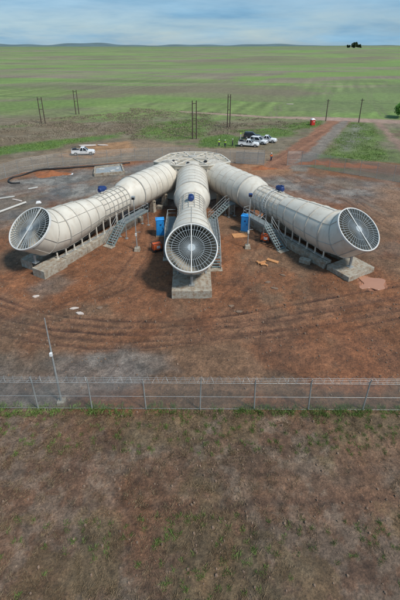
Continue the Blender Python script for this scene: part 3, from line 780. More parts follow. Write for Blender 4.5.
hpole(at(77.5, 114.5), 8.6, 1.15, 'twin wooden poles standing left of centre, second pair from the left')
hpole(at(194.5, 139), 10.0, 1.05, 'tall twin wooden poles right behind the duct junction')
hpole(at(228.5, 127.5), 9.8, .75, 'twin wooden poles behind the parked vehicles')
hpole(at(325.7, 121), 7.1, 0, 'single wooden pole left of the dirt road near the red booth')
hpole(at(358.7, 122.6), 7.6, 0, 'single wooden pole on the right side of the dirt road')

# ------------------------------------------------------------------ fences
def poly_walk(pts, step):
    out = []; acc = 0
    for a, b in zip(pts[:-1], pts[1:]):
        a, b = Vector(a), Vector(b); l = (b-a).length; d = acc
        while d < l: out.append(a+(b-a)*d/l); d += step
        acc = d-l
    out.append(Vector(pts[-1])); return out
def fence(pts, hgt, cell, wr, step, label, barbed=True, name='chain_link_fence', coil=False):
    a0 = Vector(pts[0]); t = empty(name, (a0.x, a0.y, 0)); tag(t, label, 'fence', 'wire fences round the compound')
    mesh = MB(); rails = MB()
    for a, b in zip(pts[:-1], pts[1:]):
        a = Vector(a)-a0; b = Vector(b)-a0; l = (b-a).length; d = (b-a)/l; nrm = Vector((-d.y, d.x, 0))
        n = int(l/cell)
        def quad(p, q):
            v = (q-p).normalized(); sx = Vector((d.x*v.z, d.y*v.z, -v.dot(Vector((d.x, d.y, 0)))))
            sx.normalize(); w_ = sx*wr; mesh.add([p-w_, p+w_, q+w_, q-w_], [(0, 1, 2, 3)])
        for i in range(-int(hgt/cell), n+1):
            for sg in (1, -1):
                # wire from bottom x=i*cell rising 45 degrees
                x0 = i*cell; x1 = x0+hgt; z0, z1 = 0.05, hgt
                if x0 < 0: z0 = -x0; x0 = 0
                if x1 > l: z1 = hgt-(x1-l); x1 = l
                if z1 <= z0: continue
                if sg > 0: p, q = (x0, z0), (x1, z1)
                else: p, q = (l-x0, z0), (l-x1, z1)
                P_ = Vector((a.x+d.x*p[0], a.y+d.y*p[0], p[1])); Q_ = Vector((a.x+d.x*q[0], a.y+d.y*q[0], q[1]))
                quad(P_, Q_)
        A = Vector((a.x, a.y, 0)); B = Vector((b.x, b.y, 0)); Z = Vector((0, 0, 1))
        hs = [(hgt, .016), (hgt*.5, .012), (.1, .012)]
        if barbed: hs += [(hgt+.15, .01), (hgt+.3, .01), (hgt+.45, .01)]
        for z, r in hs: rails.tube([A+Z*z, B+Z*z], max(r, wr*.9), 4)
    mesh.build('wire_mesh', M['galv'], t); rails.build('line_wires', M['galv'], t)
    first = None
    for p in poly_walk(pts, step):
        q = Vector((p.x, p.y))-a0
        if first is None:
            first = MB().tube([(0, 0, -.3), (0, 0, hgt+.12), (.0, -.12, hgt+.5)], [.048, .048, .03], 8).build('fence_post', M['galv'], t, smooth=True, sharp=40); first.location = (q.x, q.y, 0)
        else:
            c = first.copy(); C.objects.link(c); c.parent = t; c.location = (q.x, q.y, 0); c.rotation_euler = (random.uniform(-.03, .03), random.uniform(-.03, .03), 0)
    if coil:
        L_ = (Vector(pts[-1])-a0).length; d = (Vector(pts[-1])-a0).normalized(); pts_ = []
        n = int(L_/.6*14)
        for i in range(n):
            s_ = L_*i/n; tt = 2*PI*i/14; pts_.append((d.x*s_-d.y*.22*math.cos(tt), d.y*s_+d.x*.22*math.cos(tt), hgt+.3+.22*math.sin(tt)))
        MB().tube(pts_, .009, 3, cap=False).build('razor_coil', M['galv'], t)
fence([p for p in FENCE_L], 2.4, .28, .017, 3.0, 'wire fence behind the ducts on the left, running past the parked pickup')
fence([p for p in FENCE_R], 2.6, .28, .018, 3.0, 'wire fence on the right of the gate opening, below the green verge')
fence([(-30, 19.5), (30, 19.1)], 2.5, .12, .0045, 3.75, 'near wire fence with a razor coil on top, closest to the viewer', coil=True)

# close mesh panels near the parked cars
def gate_leaf(a, b, hgt, label):
    a = Vector((a[0], a[1], 0)); b = Vector((b[0], b[1], 0)); t = empty('fence_gate', a); tag(t, label, 'gate', 'gate leaves')
    d = b-a; l = d.length; u = d.normalized()
    mb = MB(); Z = Vector((0, 0, 1)); O = Vector((0, 0, 0))
    for z in (.15, hgt*.5, hgt): mb.tube([O+Z*z, d+Z*z], .035, 6)
    for q in (0, .5, 1): mb.tube([d*q+Z*.1, d*q+Z*hgt], .035, 6)
    mb.build('gate_frame', M['galv'], t)
    mb = MB(); n = int(l/.12)
    for i in range(1, n): mb.bar(u*(i*l/n)+Z*.15, u*(i*l/n)+Z*hgt, .03, .012, up=(u.y, -u.x, 0))
    for i in range(1, int(hgt/.12)): mb.bar(O+Z*(.15+i*.12), d+Z*(.15+i*.12), .012, .03)
    mb.build('wire_mesh', M['galv'], t)
gate_leaf(tuple(at(236, 163.6)[:2]), tuple(at(250, 164.6)[:2]), 2.6, 'closed grey mesh gate leaf in front of the parked vehicles, left one')
gate_leaf(tuple(at(250.5, 164.6)[:2]), tuple(at(264, 165.2)[:2]), 2.6, 'closed grey mesh gate leaf in front of the parked vehicles, right one')
#gate_leaf(tuple(at(297, 163)[:2]), tuple(at(290, 152)[:2]), 2.4, 'open gate leaf swung outward beside the dirt road')

# tall thin mast by the near fence
p = at(60, 407); t = empty('thin_mast', (p.x, p.y+.35, 0)); tag(t, 'tall thin grey mast at the near fence with a small box halfway up', 'mast')
MB().tube([(0, 0, -.2), (0, 0, 3.2), (0, 0, 7.4)], [.075, .065, .03], 10).build('pole', M['galv'], t, smooth=True, sharp=40)
MB().box((0, -.12, 4.55), (.18, .16, .26)).build('junction_box', M['white'], t, bevel=.02)
MB().box((0, 0, .1), (.5, .5, .3)).build('base', M['conc'], t)

# ------------------------------------------------------------------ vehicles
def wheel_at(t, x, y, r=.39):
    sy = 1 if y > 0 else -1
    wh = MB().tube([(x, y-.12, r), (x, y+.12, r)], r, 24).build('wheel', M['tyre'], t, smooth=True, sharp=40)
    MB().tube([(x, y+sy*.1, r), (x, y+sy*.135, r)], r*.6, 16).build('rim', M['silver'], wh, smooth=True, sharp=40)
def loft_x(secs):
    """secs: list of (x, [(y,z)...]) cross sections"""
    mb = MB(); n = len(secs[0][1]); vs = [(x, y, z) for x, pr in secs for y, z in pr]; fs = []
    for i in range(len(secs)-1):
        for j in range(n): fs.append((i*n+j, (i+1)*n+j, (i+1)*n+(j+1) % n, i*n+(j+1) % n))
    fs.append(tuple(range(n))); fs.append(tuple((len(secs)-1)*n+j for j in range(n))[::-1])
    return mb.add(vs, fs)
def sec(w, z0, z1, wt=None):
    wt = wt or w*.93
    return [(-w, z0), (w, z0), (w, (z0+z1)/2), (wt, z1), (-wt, z1), (-w, (z0+z1)/2)]
def vehicle(px, py, rz, paint, kind, label, load=None):
    p = at(px, py); t = empty('pickup_truck' if kind != 'suv' else 'parked_car', (p.x, p.y, gz(p.x, p.y)+.02), rz)
    tag(t, label, 'pickup' if kind != 'suv' else 'car', 'vehicles parked outside the fence')
    L_ = 5.2 if kind != 'suv' else 4.7; h = L_/2; W = .92
    if kind == 'suv': s_ = [(-h, sec(W*.92, .45, .95)), (-h+.15, sec(W, .35, 1.1)), (h-1.5, sec(W, .33, 1.08)), (h-.35, sec(W*.97, .36, .98)), (h, sec(W*.85, .45, .8))]
    else: s_ = [(-h, sec(W*.95, .5, 1.0)), (-h+.08, sec(W, .45, 1.12)), (h-1.6, sec(W, .38, 1.1)), (h-.4, sec(W*.98, .38, 1.02)), (h, sec(W*.86, .48, .85))]
    body = loft_x(s_).build('body', M[paint], t, bevel=.05)
    if kind == 'suv': c0, c1, f = -h+.12, h-1.45, .75
    else: c0, c1, f = -.75, h-1.45, .75
    def cab(x0, x1, ff, z0, z1, w0, w1, rear): return loft_x([(x0, [(-w0, z0), (w0, z0), (w0, z0+.01), (w0*.98, z0+.02), (-w0*.98, z0+.02), (-w0, z0+.01)]), (x0+rear, [(-w0, z0), (w0, z0), (w0*.95, (z0+z1)/2), (w1, z1), (-w1, z1), (-w0*.95, (z0+z1)/2)]), (x1-ff, [(-w0, z0), (w0, z0), (w0*.95, (z0+z1)/2), (w1, z1), (-w1, z1), (-w0*.95, (z0+z1)/2)]), (x1, [(-w0, z0), (w0, z0), (w0, z0+.01), (w0*.98, z0+.02), (-w0*.98, z0+.02), (-w0, z0+.01)])])
    cab(c0, c1, f, 1.06, 1.72, W*.94, W*.76, .3).build('windows', M['glass'], t)
    MB().box(((c0+.33+c1-f-.02)/2, 0, 1.735), (c1-f-c0-.3, W*1.56, .07)).build('roof', M[paint], t, bevel=.03)
    mb = MB()
    for sy in (-1, 1):
        mb.bar((c0+.02, sy*W*.93, 1.06), (c0+.32, sy*W*.77, 1.72), .08, .07); mb.bar((c1-.02, sy*W*.93, 1.07), (c1-f-.02, sy*W*.77, 1.72), .08, .07)
        xm = (c0+c1-f*.4)/2; mb.bar((xm, sy*W*.95, 1.06), (xm, sy*W*.77, 1.72), .1, .06)
        if kind == 'suv': mb.bar((c0+1.05, sy*W*.95, 1.06), (c0+1.05, sy*W*.77, 1.72), .1, .06)
    mb.build('pillars', M[paint], t)
    if kind == 'pickup':
        mb = MB(); mb.box((-h+.98, 0, 1.135), (1.65, W*1.72, .03)); mb.build('bed_floor', M['darkp'], t)
        mb = MB()
        for sy in (-1, 1): mb.box((-h+.95, sy*W*.93, 1.2), (1.75, .1, .18))
        mb.box((-h+.08, 0, 1.2), (.1, W*1.8, .18)); mb.build('bed_side', M[paint], t)
        if load == 'frame':
            mb = MB()
            for x in (-h+.15, -h+.9, -.85): mb.tube([(x, -W*.88, 1.2), (x, -W*.8, 1.78), (x, W*.8, 1.78), (x, W*.88, 1.2)], .03, 6)
            for sy in (-1, 1): mb.tube([(-h+.15, sy*W*.8, 1.78), (-.85, sy*W*.8, 1.78)], .03, 6)
            mb.build('load_rack', M['darkp'], t)
            mb = MB(); mb.box((-h+.7, .1, 1.35), (.9, 1.0, .4)); mb.box((-h+1.35, -.3, 1.3), (.4, .6, .3)); mb.build('load', M['darkp'], t, bevel=.04)
    for x in (-h+.95, h-.92):
        for y in (-W+.1, W-.1): wheel_at(t, x, y)
    for sx, nm in ((h, 'front'), (-h, 'rear')):
        MB().box((sx*.995, 0, .52), (.16, W*1.75, .2)).build('bumper', M['darkp' if nm == 'rear' else paint], t, bevel=.03)
    for sy in (-1, 1):
        MB().box((h-.06, sy*W*.66, .76), (.14, .34, .16)).build('headlight', M['silver'], t, bevel=.02)
        MB().box((-h+.02, sy*W*.84, .85), (.08, .16, .3)).build('tail_light', M['red'], t)
        MB().box((c1-.25, sy*(W+.1), 1.12), (.12, .2, .14)).build('mirror', M[paint], t)
        MB().box(((c0+c1)/2, sy*(W+.005), .9), (1.6, .015, .05)).build('door_trim', M['darkp'], t)
    MB().box((h-.01, 0, .72), (.06, .8, .2)).build('radiator_grille', M['darkp'], t)
vehicle(83.5, 154.5, R(10), 'white', 'pickup', 'white pickup truck with a dark loaded bed, alone outside the left fence', load='frame')
vehicle(248.5, 146.5, R(-12), 'white', 'pickup', 'white pickup with a dark rack, nearest of the parked vehicles', load='frame')
vehicle(258.5, 143.5, R(-32), 'white', 'suv', 'white car standing in the middle of the parked vehicles')
vehicle(266.5, 142, R(-20), 'white', 'pickup', 'white pickup standing farthest right of the parked vehicles')
vehicle(252, 138.5, R(-8), 'darkp', 'suv', 'dark car parked behind the white vehicles')

# ------------------------------------------------------------------ people
def skin_mesh(name, pts, edges, radii, m, parent):
    me = bpy.data.meshes.new(name); me.from_pydata(pts, edges, []); me.update(); me.materials.append(m)
    o = bpy.data.objects.new(name, me); C.objects.link(o); o.parent = parent
    me_sk = o.modifiers.new('skin', 'SKIN'); o.modifiers.new('sub', 'SUBSURF').levels = 2; o.modifiers['sub'].render_levels = 2
    if not me.skin_vertices: me.attributes
    for i, r in enumerate(radii):
        me.skin_vertices[0].data[i].radius = r if isinstance(r, tuple) else (r, r)
    me.skin_vertices[0].data[0].use_root = True
    me_sk.use_smooth_shade = True
    return o
def person(px, py, rz, label, vest='hiviz', trousers='navyc', pose=0):
    p = at(px, py); t = empty('person', (p.x, p.y, gz(p.x, p.y)), rz); tag(t, label, 'person')
    st = .13+.1*pose
    import bmesh
    def chain(name, pts, edges, radii, m, par):
        me = bpy.data.meshes.new(name); bm = bmesh.new(); lay = bm.verts.layers.skin.verify()
        vv = []
        for q, r in zip(pts, radii):
            v = bm.verts.new(q); v[lay].radius = r if isinstance(r, tuple) else (r, r); vv.append(v)
        vv[0][lay].use_root = True
        for a, b in edges: bm.edges.new((vv[a], vv[b]))
        bm.to_mesh(me); bm.free(); me.materials.append(m)
        o = bpy.data.objects.new(name, me); C.objects.link(o); o.parent = par
        o.modifiers.new('skin', 'SKIN').use_smooth_shade = True
        s_ = o.modifiers.new('sub', 'SUBSURF'); s_.levels = 2; s_.render_levels = 2
        return o
    P_ = [(0, 0, .95), (0, 0, 1.15), (0, 0, 1.38), (0, 0, 1.5), (0, -.01, 1.6), (0, -.015, 1.72),
          (-.1, 0, .9), (-.11, -st*.4, .5), (-.12, st*.1, .09), (-.12, -.13, .04),
          (.1, 0, .9), (.11, st*.2, .5), (.12, st, .09), (.12, st-.15, .04),
          (-.2, 0, 1.4), (-.27, .03, 1.12), (-.25, -.12-.1*pose, .9), (-.24, -.17-.12*pose, .82),
          (.2, 0, 1.4), (.27, .03, 1.12), (.27, -.06, .88), (.27, -.08, .79)]
    E_ = [(0, 1), (1, 2), (2, 3), (3, 4), (4, 5), (0, 6), (6, 7), (7, 8), (8, 9), (0, 10), (10, 11), (11, 12), (12, 13), (2, 14), (14, 15), (15, 16), (16, 17), (2, 18), (18, 19), (19, 20), (20, 21)]
    Rr = [(.15, .11), (.13, .1), (.16, .11), .055, .085, .095, .1, .065, .045, .05, .1, .065, .045, .05, .065, .045, .035, .04, .065, .045, .035, .04]
    chain('person_body', P_, E_, Rr, M['skin'], t)
    chain('trousers', [P_[0]]+[P_[i] for i in (6, 7, 8, 10, 11, 12)], [(0, 1), (1, 2), (2, 3), (0, 4), (4, 5), (5, 6)], [(.17, .13), .125, .09, .07, .125, .09, .07], M[trousers], t)
    v = chain('jacket', [(0, 0, .98), (0, 0, 1.2), (0, 0, 1.4), (-.2, 0, 1.41), (-.27, .03, 1.12), (.2, 0, 1.41), (.27, .03, 1.12)], [(0, 1), (1, 2), (2, 3), (3, 4), (2, 5), (5, 6)], [(.17, .13), (.17, .13), (.18, .13), .08, .065, .08, .065], M[vest], t)
    mb = MB(); mb.tube([(0, 0, 1.73), (0, 0, 1.78), (0, 0, 1.84), (0, 0, 1.87)], [.13, .125, .09, .02], 16); mb.box((0, -.12, 1.735), (.18, .1, .02)); mb.build('helmet', M['helmet'], t, smooth=True, sharp=50)
person(219, 146.3, R(20), 'person in a yellow-green safety jacket standing leftmost by the fence', pose=0)
person(225, 147, R(-30), 'person in a yellow-green safety jacket, second from the left by the fence', pose=.3)
person(232.5, 146.2, R(80), 'person in a dark jacket near the nearest parked pickup', vest='navyc', pose=.2)
person(271, 161, R(10), 'person in an orange jacket walking in the gate opening', vest='hiorange', pose=1)
p = at(240.5, 141); t = empty('white_marker_post', (p.x, p.y, gz(p.x, p.y))); tag(t, 'pale upright marker post in the grass left of the parked vehicles', 'marker post')
MB().tube([(0, 0, -.1), (0, 0, 2.0)], .09, 10).build('post', M['rimw'], t); MB().box((0, 0, 2.05), (.35, .2, .3)).build('cap', M['hiviz'], t)

# ------------------------------------------------------------------ red booth
p = at(312.3, 125.3); t = empty('red_booth', (p.x, p.y, gz(p.x, p.y)), R(15)); tag(t, 'small red booth with a white top beside the dirt road', 'booth')
t.scale = (.8, .8, .9); MB().box((0, 0, .95), (1.5, 1.4, 1.9)).build('wall', M['red'], t, bevel=.04)
mb = MB(); mb.box((0, 0, 1.98), (1.65, 1.55, .14)); mb.box((0, 0, 2.22), (1.4, 1.3, .35), taper=.5); mb.build('roof', M['white'], t, bevel=.03)
MB().box((0, -.71, .9), (.8, .03, 1.6)).build('door', M['red'], t, bevel=.01)
MB().box((.2, -.73, 1.3), (.35, .02, .3)).build('window', M['white'], t)

# ------------------------------------------------------------------ loose things on the ground
def ground_thing(name, builder, m, px, py, rz, label, cat, group=None, bevel=0, dz=0):
    p = at(px, py); o = builder.build(name, M[m], bevel=bevel); o.location = (p.x, p.y, gz(p.x, p.y)+dz); o.rotation_euler.z = rz
    tag(o, label, cat, group); return o
# long pale pipe on the left
a = at(-8, 216); b = at(26, 203.5); o = MB().tube([(0, 0, .2), (b.x-a.x, b.y-a.y, .22)], .17, 14).build('long_pipe', M['pipew'], smooth=True, sharp=40); o.location = (a.x, a.y, 0)
tag(o, 'long pale pipe lying on the grey gravel behind the left duct mouth', 'pipe')
ground_thing('plank', MB().box((0, 0, .08), (2.3, .35, .1)), 'pipew', 7, 197.5, R(25), 'short pale plank lying left of the other debris on the gravel', 'plank', 'pale planks on the gravel')
ground_thing('plank', MB().box((0, 0, .08), (2.0, .3, .1)), 'sheet', 17, 200, R(-25), 'thin tilted plank beside the long pale pipe', 'plank', 'pale planks on the gravel')
ground_thing('plank', MB().box((0, 0, .08), (1.6, .4, .1)), 'pipew', 33, 188.5, R(35), 'short plank lying on the gravel between the black hose and the left duct', 'plank', 'pale planks on the gravel')
ground_thing('bag', MB().box((0, 0, .15), (.9, .6, .35), taper=.6), 'white', 38.5, 203, R(15), 'small white bag on the gravel close above the left duct mouth', 'bag', bevel=.08)
ground_thing('sheet_offcut', MB().box((0, 0, .05), (1.9, .9, .07)), 'white', 68, 174.5, R(8), 'white flat sheet on the ground just inside the left fence', 'sheet')
ground_thing('plank', MB().box((0, 0, .1), (1.4, .45, .12)), 'timber', 272.5, 261.5, R(-35), 'orange timber plank lying on the mud, right of the crossed ones', 'plank', 'orange timber on the mud')
def cross_planks():
    mb = MB(); mb.box((0, 0, .08), (1.5, .22, .12), Matrix.Rotation(R(-40), 3, 'Z')); mb.box((0, .1, .2), (1.1, .2, .1), Matrix.Rotation(R(25), 3, 'Z')); mb.box((.1, -.1, .1), (.6, .5, .06)); return mb
ground_thing('timber_pile', cross_planks(), 'timber', 262, 264, 0, 'small crossed pile of orange timber on the mud in front of the right duct', 'timber')
ground_thing('timber_board', MB().box((0, 0, .07), (2.0, 1.2, .1)), 'timber', 240, 235.5, R(10), 'broken orange board lying just in front of the right blue cabinet', 'board')
ground_thing('concrete_block', MB().box((0, 0, .22), (1.3, .7, .5)), 'conc', 305, 262.5, R(-32), 'small concrete block on the mud beside the strip of the right duct', 'concrete block', bevel=.03)
ground_thing('footing_block', MB().box((0, 0, .3), (1.1, .9, .7)), 'conc', 138.5, 221, R(-20), 'pale footing block at the hub end of the left walkway', 'concrete block', bevel=.03)
ground_thing('footing_block', MB().box((0, 0, .25), (.8, .7, .6)), 'conc', 160, 209, R(-20), 'pale footing block in the gloom between left and middle duct', 'concrete block', bevel=.03)
ground_thing('footing_block', MB().box((0, 0, .5), (.9, .7, 1.1)), 'conc', 236.5, 206, R(20), 'pale footing block at the foot of the right duct beside the short stairs', 'concrete block', bevel=.03)
for q, (x, y) in enumerate([(35, 297), (74, 309), (80, 314), (100, 308), (231, 306), (238, 312), (268, 283), (275, 289), (283, 276)]):
    lab = ['pale flat stone left of all the others below the left duct', 'flat pinkish stone in the middle of the left mud', 'flat pinkish stone just below another on the left mud', 'small pale stone on the open mud between left and middle duct',
           'pale flat stone right of the middle concrete block', 'pale flat stone lowest right of the middle block', 'pale stone below the crossed timber', 'pale stone lowest below the orange plank', 'small stone below the strip of the right duct'][q]
    mb = MB(); n = 7; pl = [(math.cos(2*PI*i/n)*random.uniform(.18, .48), math.sin(2*PI*i/n)*random.uniform(.1, .22)) for i in range(n)]; mb.prism(pl, -.05, .09)
    ground_thing('flat_stone', mb, 'sheet' if q < 3 else 'stone', x, y, random.uniform(-.4, .4), lab, 'stone', 'flat stones on the mud', bevel=.02, dz=.02)

# fenced shallow tank at the back left
def tank():
    q = [at(94.5, 176.5), at(124, 174), at(121.5, 166.5), at(95.5, 169.3)]
    c = sum(q, Vector())/4; t = empty('concrete_tank', (c.x, c.y, 0)); tag(t, 'low grey walled rectangular basin lying inside the back fence', 'basin')
    q = [v-c for v in q]
    mb = MB()
    for i in range(4): mb.bar(q[i]+Vector((0, 0, .3)), q[(i+1) % 4]+Vector((0, 0, .3)), .3, .6)
    mb.build('rim_wall', M['conc'], t)
    MB().prism([(v.x*.96, v.y*.96) for v in q], .0, .32).build('basin_floor', M['galv'], t)
    for i, v in enumerate([(-1.5, .4), (.8, -.6), (1.6, .9)]):
        MB().box((v[0], v[1], .4), (1.0, .5, .12), Matrix.Rotation(i*.8, 3, 'Z')).build('floating_board', M['pipew'], t)
tank()
# black hose
def hose():
    pts = [at(*q) for q in ((20, 183.5), (12, 184), (8.5, 181.5), (12, 178.5), (22, 176), (32, 172.5), (42, 170), (55, 169.3), (66, 168.6), (80, 167.6), (92, 166.8), (112, 165.3), (132, 163.2))]
    sm = []
    for i in range(len(pts)-1):
        p0 = pts[max(i-1, 0)]; p1 = pts[i]; p2 = pts[i+1]; p3 = pts[min(i+2, len(pts)-1)]
        for k in range(6):
            u = k/6; sm.append(.5*((2*p1)+(-p0+p2)*u+(2*p0-5*p1+4*p2-p3)*u*u+(-p0+3*p1-3*p2+p3)*u**3)+Vector((0, 0, .15)))
    o = MB().tube(sm, .17, 8).build('black_hose', M['black'], smooth=True); tag(o, 'thick black hose curling along the foot of the left fence', 'hose')
hose()
def puddle():
    p = at(371, 282); mb = MB(); out = [at(*q)-p for q in ((356.5, 276), (361, 275.3), (367, 277.5), (373, 278.5), (382, 279.3), (385.5, 281.5), (383.5, 285.5), (385, 289), (378, 290.5), (370, 288.5), (362, 289.5), (359, 287), (364, 284.5), (361, 281))]
    sm = []; n_ = len(out)
    for i in range(n_):
        p0, p1, p2, p3 = out[i-1], out[i], out[(i+1) % n_], out[(i+2) % n_]
        for k in range(5):
            u = k/5; sm.append(.5*((2*p1)+(-p0+p2)*u+(2*p0-5*p1+4*p2-p3)*u*u+(-p0+3*p1-3*p2+p3)*u**3))
    out = sm; z = max(gz(p.x+v.x, p.y+v.y) for v in out)+.05
    mb.prism([(v.x, v.y) for v in out], -.1, 0); o = mb.build('puddle', M['water']); o.location = (p.x, p.y, z-.02); o.modifiers.new('round', 'BEVEL').width = .01
    tag(o, 'flat orange puddle of muddy water in front of the right slab', 'puddle')
puddle()
def heap(name, px, py, rx, ry, h, m, label, cat, seed):
    p = at(px, py); mb = MB(); nr, na = 10, 36; vs = []; fs = []
    for i in range(nr+1):
        rr = i/nr
        for j in range(na):
            a = 2*PI*j/na; k = 1+.25*math.sin(a*3+seed)+.1*math.sin(a*7+seed*2)
            x, y = math.cos(a)*rx*rr*k, math.sin(a)*ry*rr*k
            z = h*(1-rr**1.5)*(.8+.35*math.sin(x*2.1+seed)*math.cos(y*1.7))+random.uniform(-.05, .05)*(1-rr)-.12*rr
            vs.append((x, y, z))
    for i in range(nr):
        for j in range(na): fs.append((i*na+j, (i+1)*na+j, (i+1)*na+(j+1) % na, i*na+(j+1) % na))
    o = mb.add(vs, fs).build(name, M[m], smooth=True); o.location = (p.x, p.y, gz(p.x, p.y)); tag(o, label, cat)
heap('soil_heap', 51, 174.5, 4.2, 2.0, .75, 'rubble', 'low heap of red soil inside the left fence beside the black hose', 'soil heap', 1)
heap('soil_heap', 262, 168.5, 3.2, 1.2, .5, 'rubble', 'low heap of red soil at the foot of the gate leaves', 'soil heap', 2)
heap('soil_heap', 318, 164, 6.5, 1.3, .9, 'rubble', 'long bank of red soil right outside the right fence', 'soil heap', 3)
heap('soil_heap', 352, 166.5, 6.5, 1.2, .8, 'rubble', 'long bank of red soil below the green verge on the right', 'soil heap', 4)
for x, y, sx, sy, rz, lab in ((88, 146, 5.5, 1.6, .1, 'pale sheets laid flat on the dirt behind the lone white pickup'), (103, 145.5, 3.0, 1.0, -.15, 'small pale sheet lying right of the larger sheets'), (290, 104.5, 4.5, 1.3, .1, 'white sheet lying far out in the green field')):
    mb = MB(); n = 9; mb.prism([(math.cos(2*PI*i/n)*sx/2*random.uniform(.7, 1.15), math.sin(2*PI*i/n)*sy/2*random.uniform(.7, 1.15)) for i in range(n)], .0, .12)
    o = ground_thing('pale_sheet', mb, 'sheet', x, y, rz, lab, 'sheet', 'pale sheets outside the fence', dz=.12)

# ------------------------------------------------------------------ trees
def tree(loc, hgt, rad, m, label, n=1500, trunk=.22, leaf=.5, seed=0):
    rnd = random.Random(seed); t = empty('tree', loc); tag(t, label, 'tree', 'trees in the fields')
    mb = MB(); mb.tube([(0, 0, -1), (0, 0, hgt*.3), (.1*rad, 0, hgt*.6)], [hgt*.04, hgt*.03, hgt*.012], 8)
    cl = []
    for i in range(9):
        a = rnd.uniform(0, 2*PI); q = rnd.uniform(.25, .75)*rad; z = rnd.uniform(.3, .86)*hgt
        cl.append((math.cos(a)*q, math.sin(a)*q, z, rnd.uniform(.3, .5)*rad))
        mb.tube([(0, 0, hgt*.3), (cl[-1][0]*.6, cl[-1][1]*.6, z*.85), cl[-1][:3]], [hgt*.018, hgt*.012, hgt*.004], 5)
    mb.build('trunk', M['bark'], t)
    lf = MB()
    for i in range(n):
        c = cl[i % 9]; d = Vector((rnd.gauss(0, 1), rnd.gauss(0, 1), rnd.gauss(0, .8))).normalized()*rnd.uniform(.5, 1.05)*c[3]
        p = Vector(c[:3])+d; q = Matrix.Rotation(rnd.uniform(0, 2*PI), 3, 'Z') @ Matrix.Rotation(rnd.uniform(0, PI), 3, 'X')
        s_ = leaf*rnd.uniform(.5, 1.2)
        lf.add([p+q@Vector(v)*s_ for v in ((-.5, 0, 0), (0, -.35, .1), (.5, 0, 0), (0, .35, -.1))], [(0, 1, 2, 3)])
    lf.build('crown', M[m], t)
def far_pt(px, D): return Vector(((px-200)/FOC*(D*math.cos(TH)+0), D, 0))
for i, (px, hh, rr, lab) in enumerate([(347.6, 19, 7, 'small dark tree on the skyline, left of the larger one'), (353.6, 30, 15, 'tall dark tree on the skyline, tallest of the clump'), (357.6, 24, 13, 'dark rounded tree on the right end of the skyline clump')]):
    D = 1900; X = (px-200)/FOC*(D*math.cos(TH)+CAM_H*math.sin(TH)); tree((X, D, gz(X, D)-6), hh, rr, 'leafd', lab, 2600, leaf=3.4, seed=i)
p = at(404, 118); tree((p.x, p.y, -.2), 8.0, 4.0, 'leafg', 'bright green leafy tree at the right edge of the field', 3800, leaf=.55, seed=9)

# ------------------------------------------------------------------ ground cover
def clumps(name, polys, count, hmin, hmax, spread, nb, m, label, cat, seed, wmul=.09, wbase=.03, lean=1.1):
    rnd = np.random.default_rng(seed); X = []; Y = []
    areas = []
    for pl in polys:
        a = np.array(pl); lo, hi = a.min(0), a.max(0); areas.append((lo, hi, abs(np.prod(hi-lo))))
    tot = sum(a[2] for a in areas)
    for pl, (lo, hi, ar) in zip(polys, areas):
        k = int(count*ar/tot*2); x = rnd.uniform(lo[0], hi[0], k); y = rnd.uniform(lo[1], hi[1], k)
        ok = sdf(pl, x, y) > 0
        ok &= (sdf(ROAD, x, y) < -.5) & (sdf(CROSS, x, y) < -.3) & (sdf(TRACK, x, y) < -.3) & (sdf(LANE, x, y) < -.3)
        ok &= fbm(x, y, 7, 70+seed) > rnd.uniform(.33, .58, k)
        X.append(x[ok]); Y.append(y[ok])
    X = np.concatenate(X); Y = np.concatenate(Y); z0 = np.zeros(len(X)); Z = ground_height(X, Y, z0, z0)
    vs = []; n = len(X)
    for b in range(nb):
        a = rnd.uniform(0, 2*PI, n); r = rnd.uniform(0, spread, n); bx = X+np.cos(a)*r; by = Y+np.sin(a)*r
        h = rnd.uniform(hmin, hmax, n); a2 = rnd.uniform(0, PI, n); wd = h*wmul+wbase; lx = rnd.uniform(-lean, lean, n)*h; ly = rnd.uniform(-lean, lean, n)*h
        wd = np.minimum(wd, h*.25); p0 = np.stack([bx-np.cos(a2)*wd, by-np.sin(a2)*wd, Z-.03], -1); p1 = np.stack([bx+np.cos(a2)*wd, by+np.sin(a2)*wd, Z-.03], -1)
        p2 = np.stack([bx+lx+np.cos(a2)*wd*.6, by+ly+np.sin(a2)*wd*.6, Z+h], -1); p3 = np.stack([bx+lx*.6-np.cos(a2)*wd*1.1, by+ly*.6-np.sin(a2)*wd*1.1, Z+h*.7], -1)
        vs.append(np.stack([p0, p1, p2, p3], 1).reshape(-1, 3))
    v = np.concatenate(vs); q = np.arange(len(v)).reshape(-1, 4)
    me = bpy.data.meshes.new(name); me.vertices.add(len(v)); me.vertices.foreach_set('co', v.ravel())
    me.loops.add(len(v)); me.loops.foreach_set('vertex_index', q.ravel().astype(np.int32)); me.polygons.add(len(q)); me.polygons.foreach_set('loop_start', np.arange(0, len(v), 4, dtype=np.int32))
    me.update(calc_edges=True); me.materials.append(m); o = bpy.data.objects.new(name, me); C.objects.link(o); tag(o, label, cat, kind='stuff')
grassm = mat('grass_blades', (.16, .25, .06), .8, .35, .12, dirt=(.2, .17, .09), dirt_amt=.7)
scrubm = mat('scrub_twigs', (.25, .205, .15), .9, .3, .1, dirt=(.15, .2, .07), dirt_amt=.8)
G1 = [P2((-40, 166), (0, 155), (50, 149), (75, 143), (118, 138), (126, 132), (90, 137), (50, 141), (0, 147), (-40, 153)),
      P2((130, 137), (150, 124), (200, 118), (215, 123), (202, 138), (170, 141)), P2((198, 148), (236, 148), (243, 137), (225, 134), (200, 139)),
      P2((232, 131), (275, 128), (300, 133), (270, 140), (245, 134)), P2((348, 122), (372, 123), (388, 160), (340, 164), (324, 156)), P2((282, 124), (322, 121), (320, 126), (290, 131))]
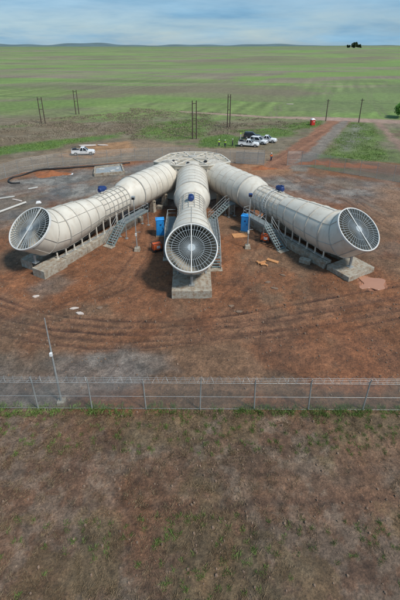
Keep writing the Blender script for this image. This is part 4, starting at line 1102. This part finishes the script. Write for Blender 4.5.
clumps('grass', G1, 9000, .05, .2, 1.0, 9, grassm, 'patches of fresh green grass outside the fence', 'grass', 1)
G2 = [P2((-90, 150), (0, 143), (60, 139), (130, 135), (130, 112), (0, 122), (-90, 130)), P2((130, 140), (262, 133), (318, 122), (262, 115), (130, 108))]
clumps('scrub', G2, 14000, .08, .3, .7, 6, scrubm, 'dry brown and grey scrub covering the land beyond the fence', 'scrub', 2)
strawm = mat('straw_blades', (.27, .2, .12), .85, .25, 1.0)
FG = [[(-28, 3), (28, 3), (28, 12.6), (-28, 12.6)], [(-28, 16.0), (28, 16.0), (28, 19.2), (-28, 19.2)]]
clumps('weeds', FG, 1500, .03, .12, .16, 40, grassm, 'small green weed tufts along the outside of the near fence', 'weeds', 5, wmul=.02, wbase=.007, lean=1.8)
clumps('dry_grass', FG+[[(-28, 12), (28, 12), (28, 16.5), (-28, 16.5)]], 2200, .03, .13, .3, 34, strawm, 'straw coloured dry grass strewn over the bare earth near the viewer', 'dry grass', 6, wmul=.01, wbase=.006, lean=2.5)
clumps('fence_weeds', [[(-30, 18.9), (30, 18.6), (30, 19.4), (-30, 19.8)]], 420, .05, .22, .25, 34, grassm, 'weeds growing along the foot of the near fence', 'weeds', 7, wmul=.02, wbase=.008, lean=1.5)
def stones():
    rnd = random.Random(4); mb = MB()
    for i in range(9000):
        if i < 6500: x, y = rnd.uniform(-26, 26), rnd.uniform(7, 45); r = .012+.08*rnd.random()**4+.02*rnd.random()
        else: x, y = rnd.uniform(-38, 42), rnd.uniform(30, 74); r = .025+.1*rnd.random()**3
        z = gz_fast[i] if False else 0
        n = 5; a0 = rnd.uniform(0, 6); vs = [(x+math.cos(a0+2*PI*k/n)*r*rnd.uniform(.7, 1.3), y+math.sin(a0+2*PI*k/n)*r*rnd.uniform(.7, 1.3), -.05) for k in range(n)]
        vs += [(x+math.cos(a0+2*PI*k/n)*r*.6, y+math.sin(a0+2*PI*k/n)*r*.6, r*rnd.uniform(.7, 1.1)) for k in range(n)]
        mb.add(vs, [tuple(range(n, 2*n))]+[(k, (k+1) % n, n+(k+1) % n, n+k) for k in range(n)])
    V = np.array(mb.v); z0 = np.zeros(len(V)); base = ground_height(V[:, 0], V[:, 1], z0, z0); V[:, 2] += base; mb.v = [tuple(v) for v in V]
    o = mb.build('loose_stones', M['stone']); tag(o, 'loose small stones strewn over the mud and gravel', 'stones', kind='stuff')
stones()
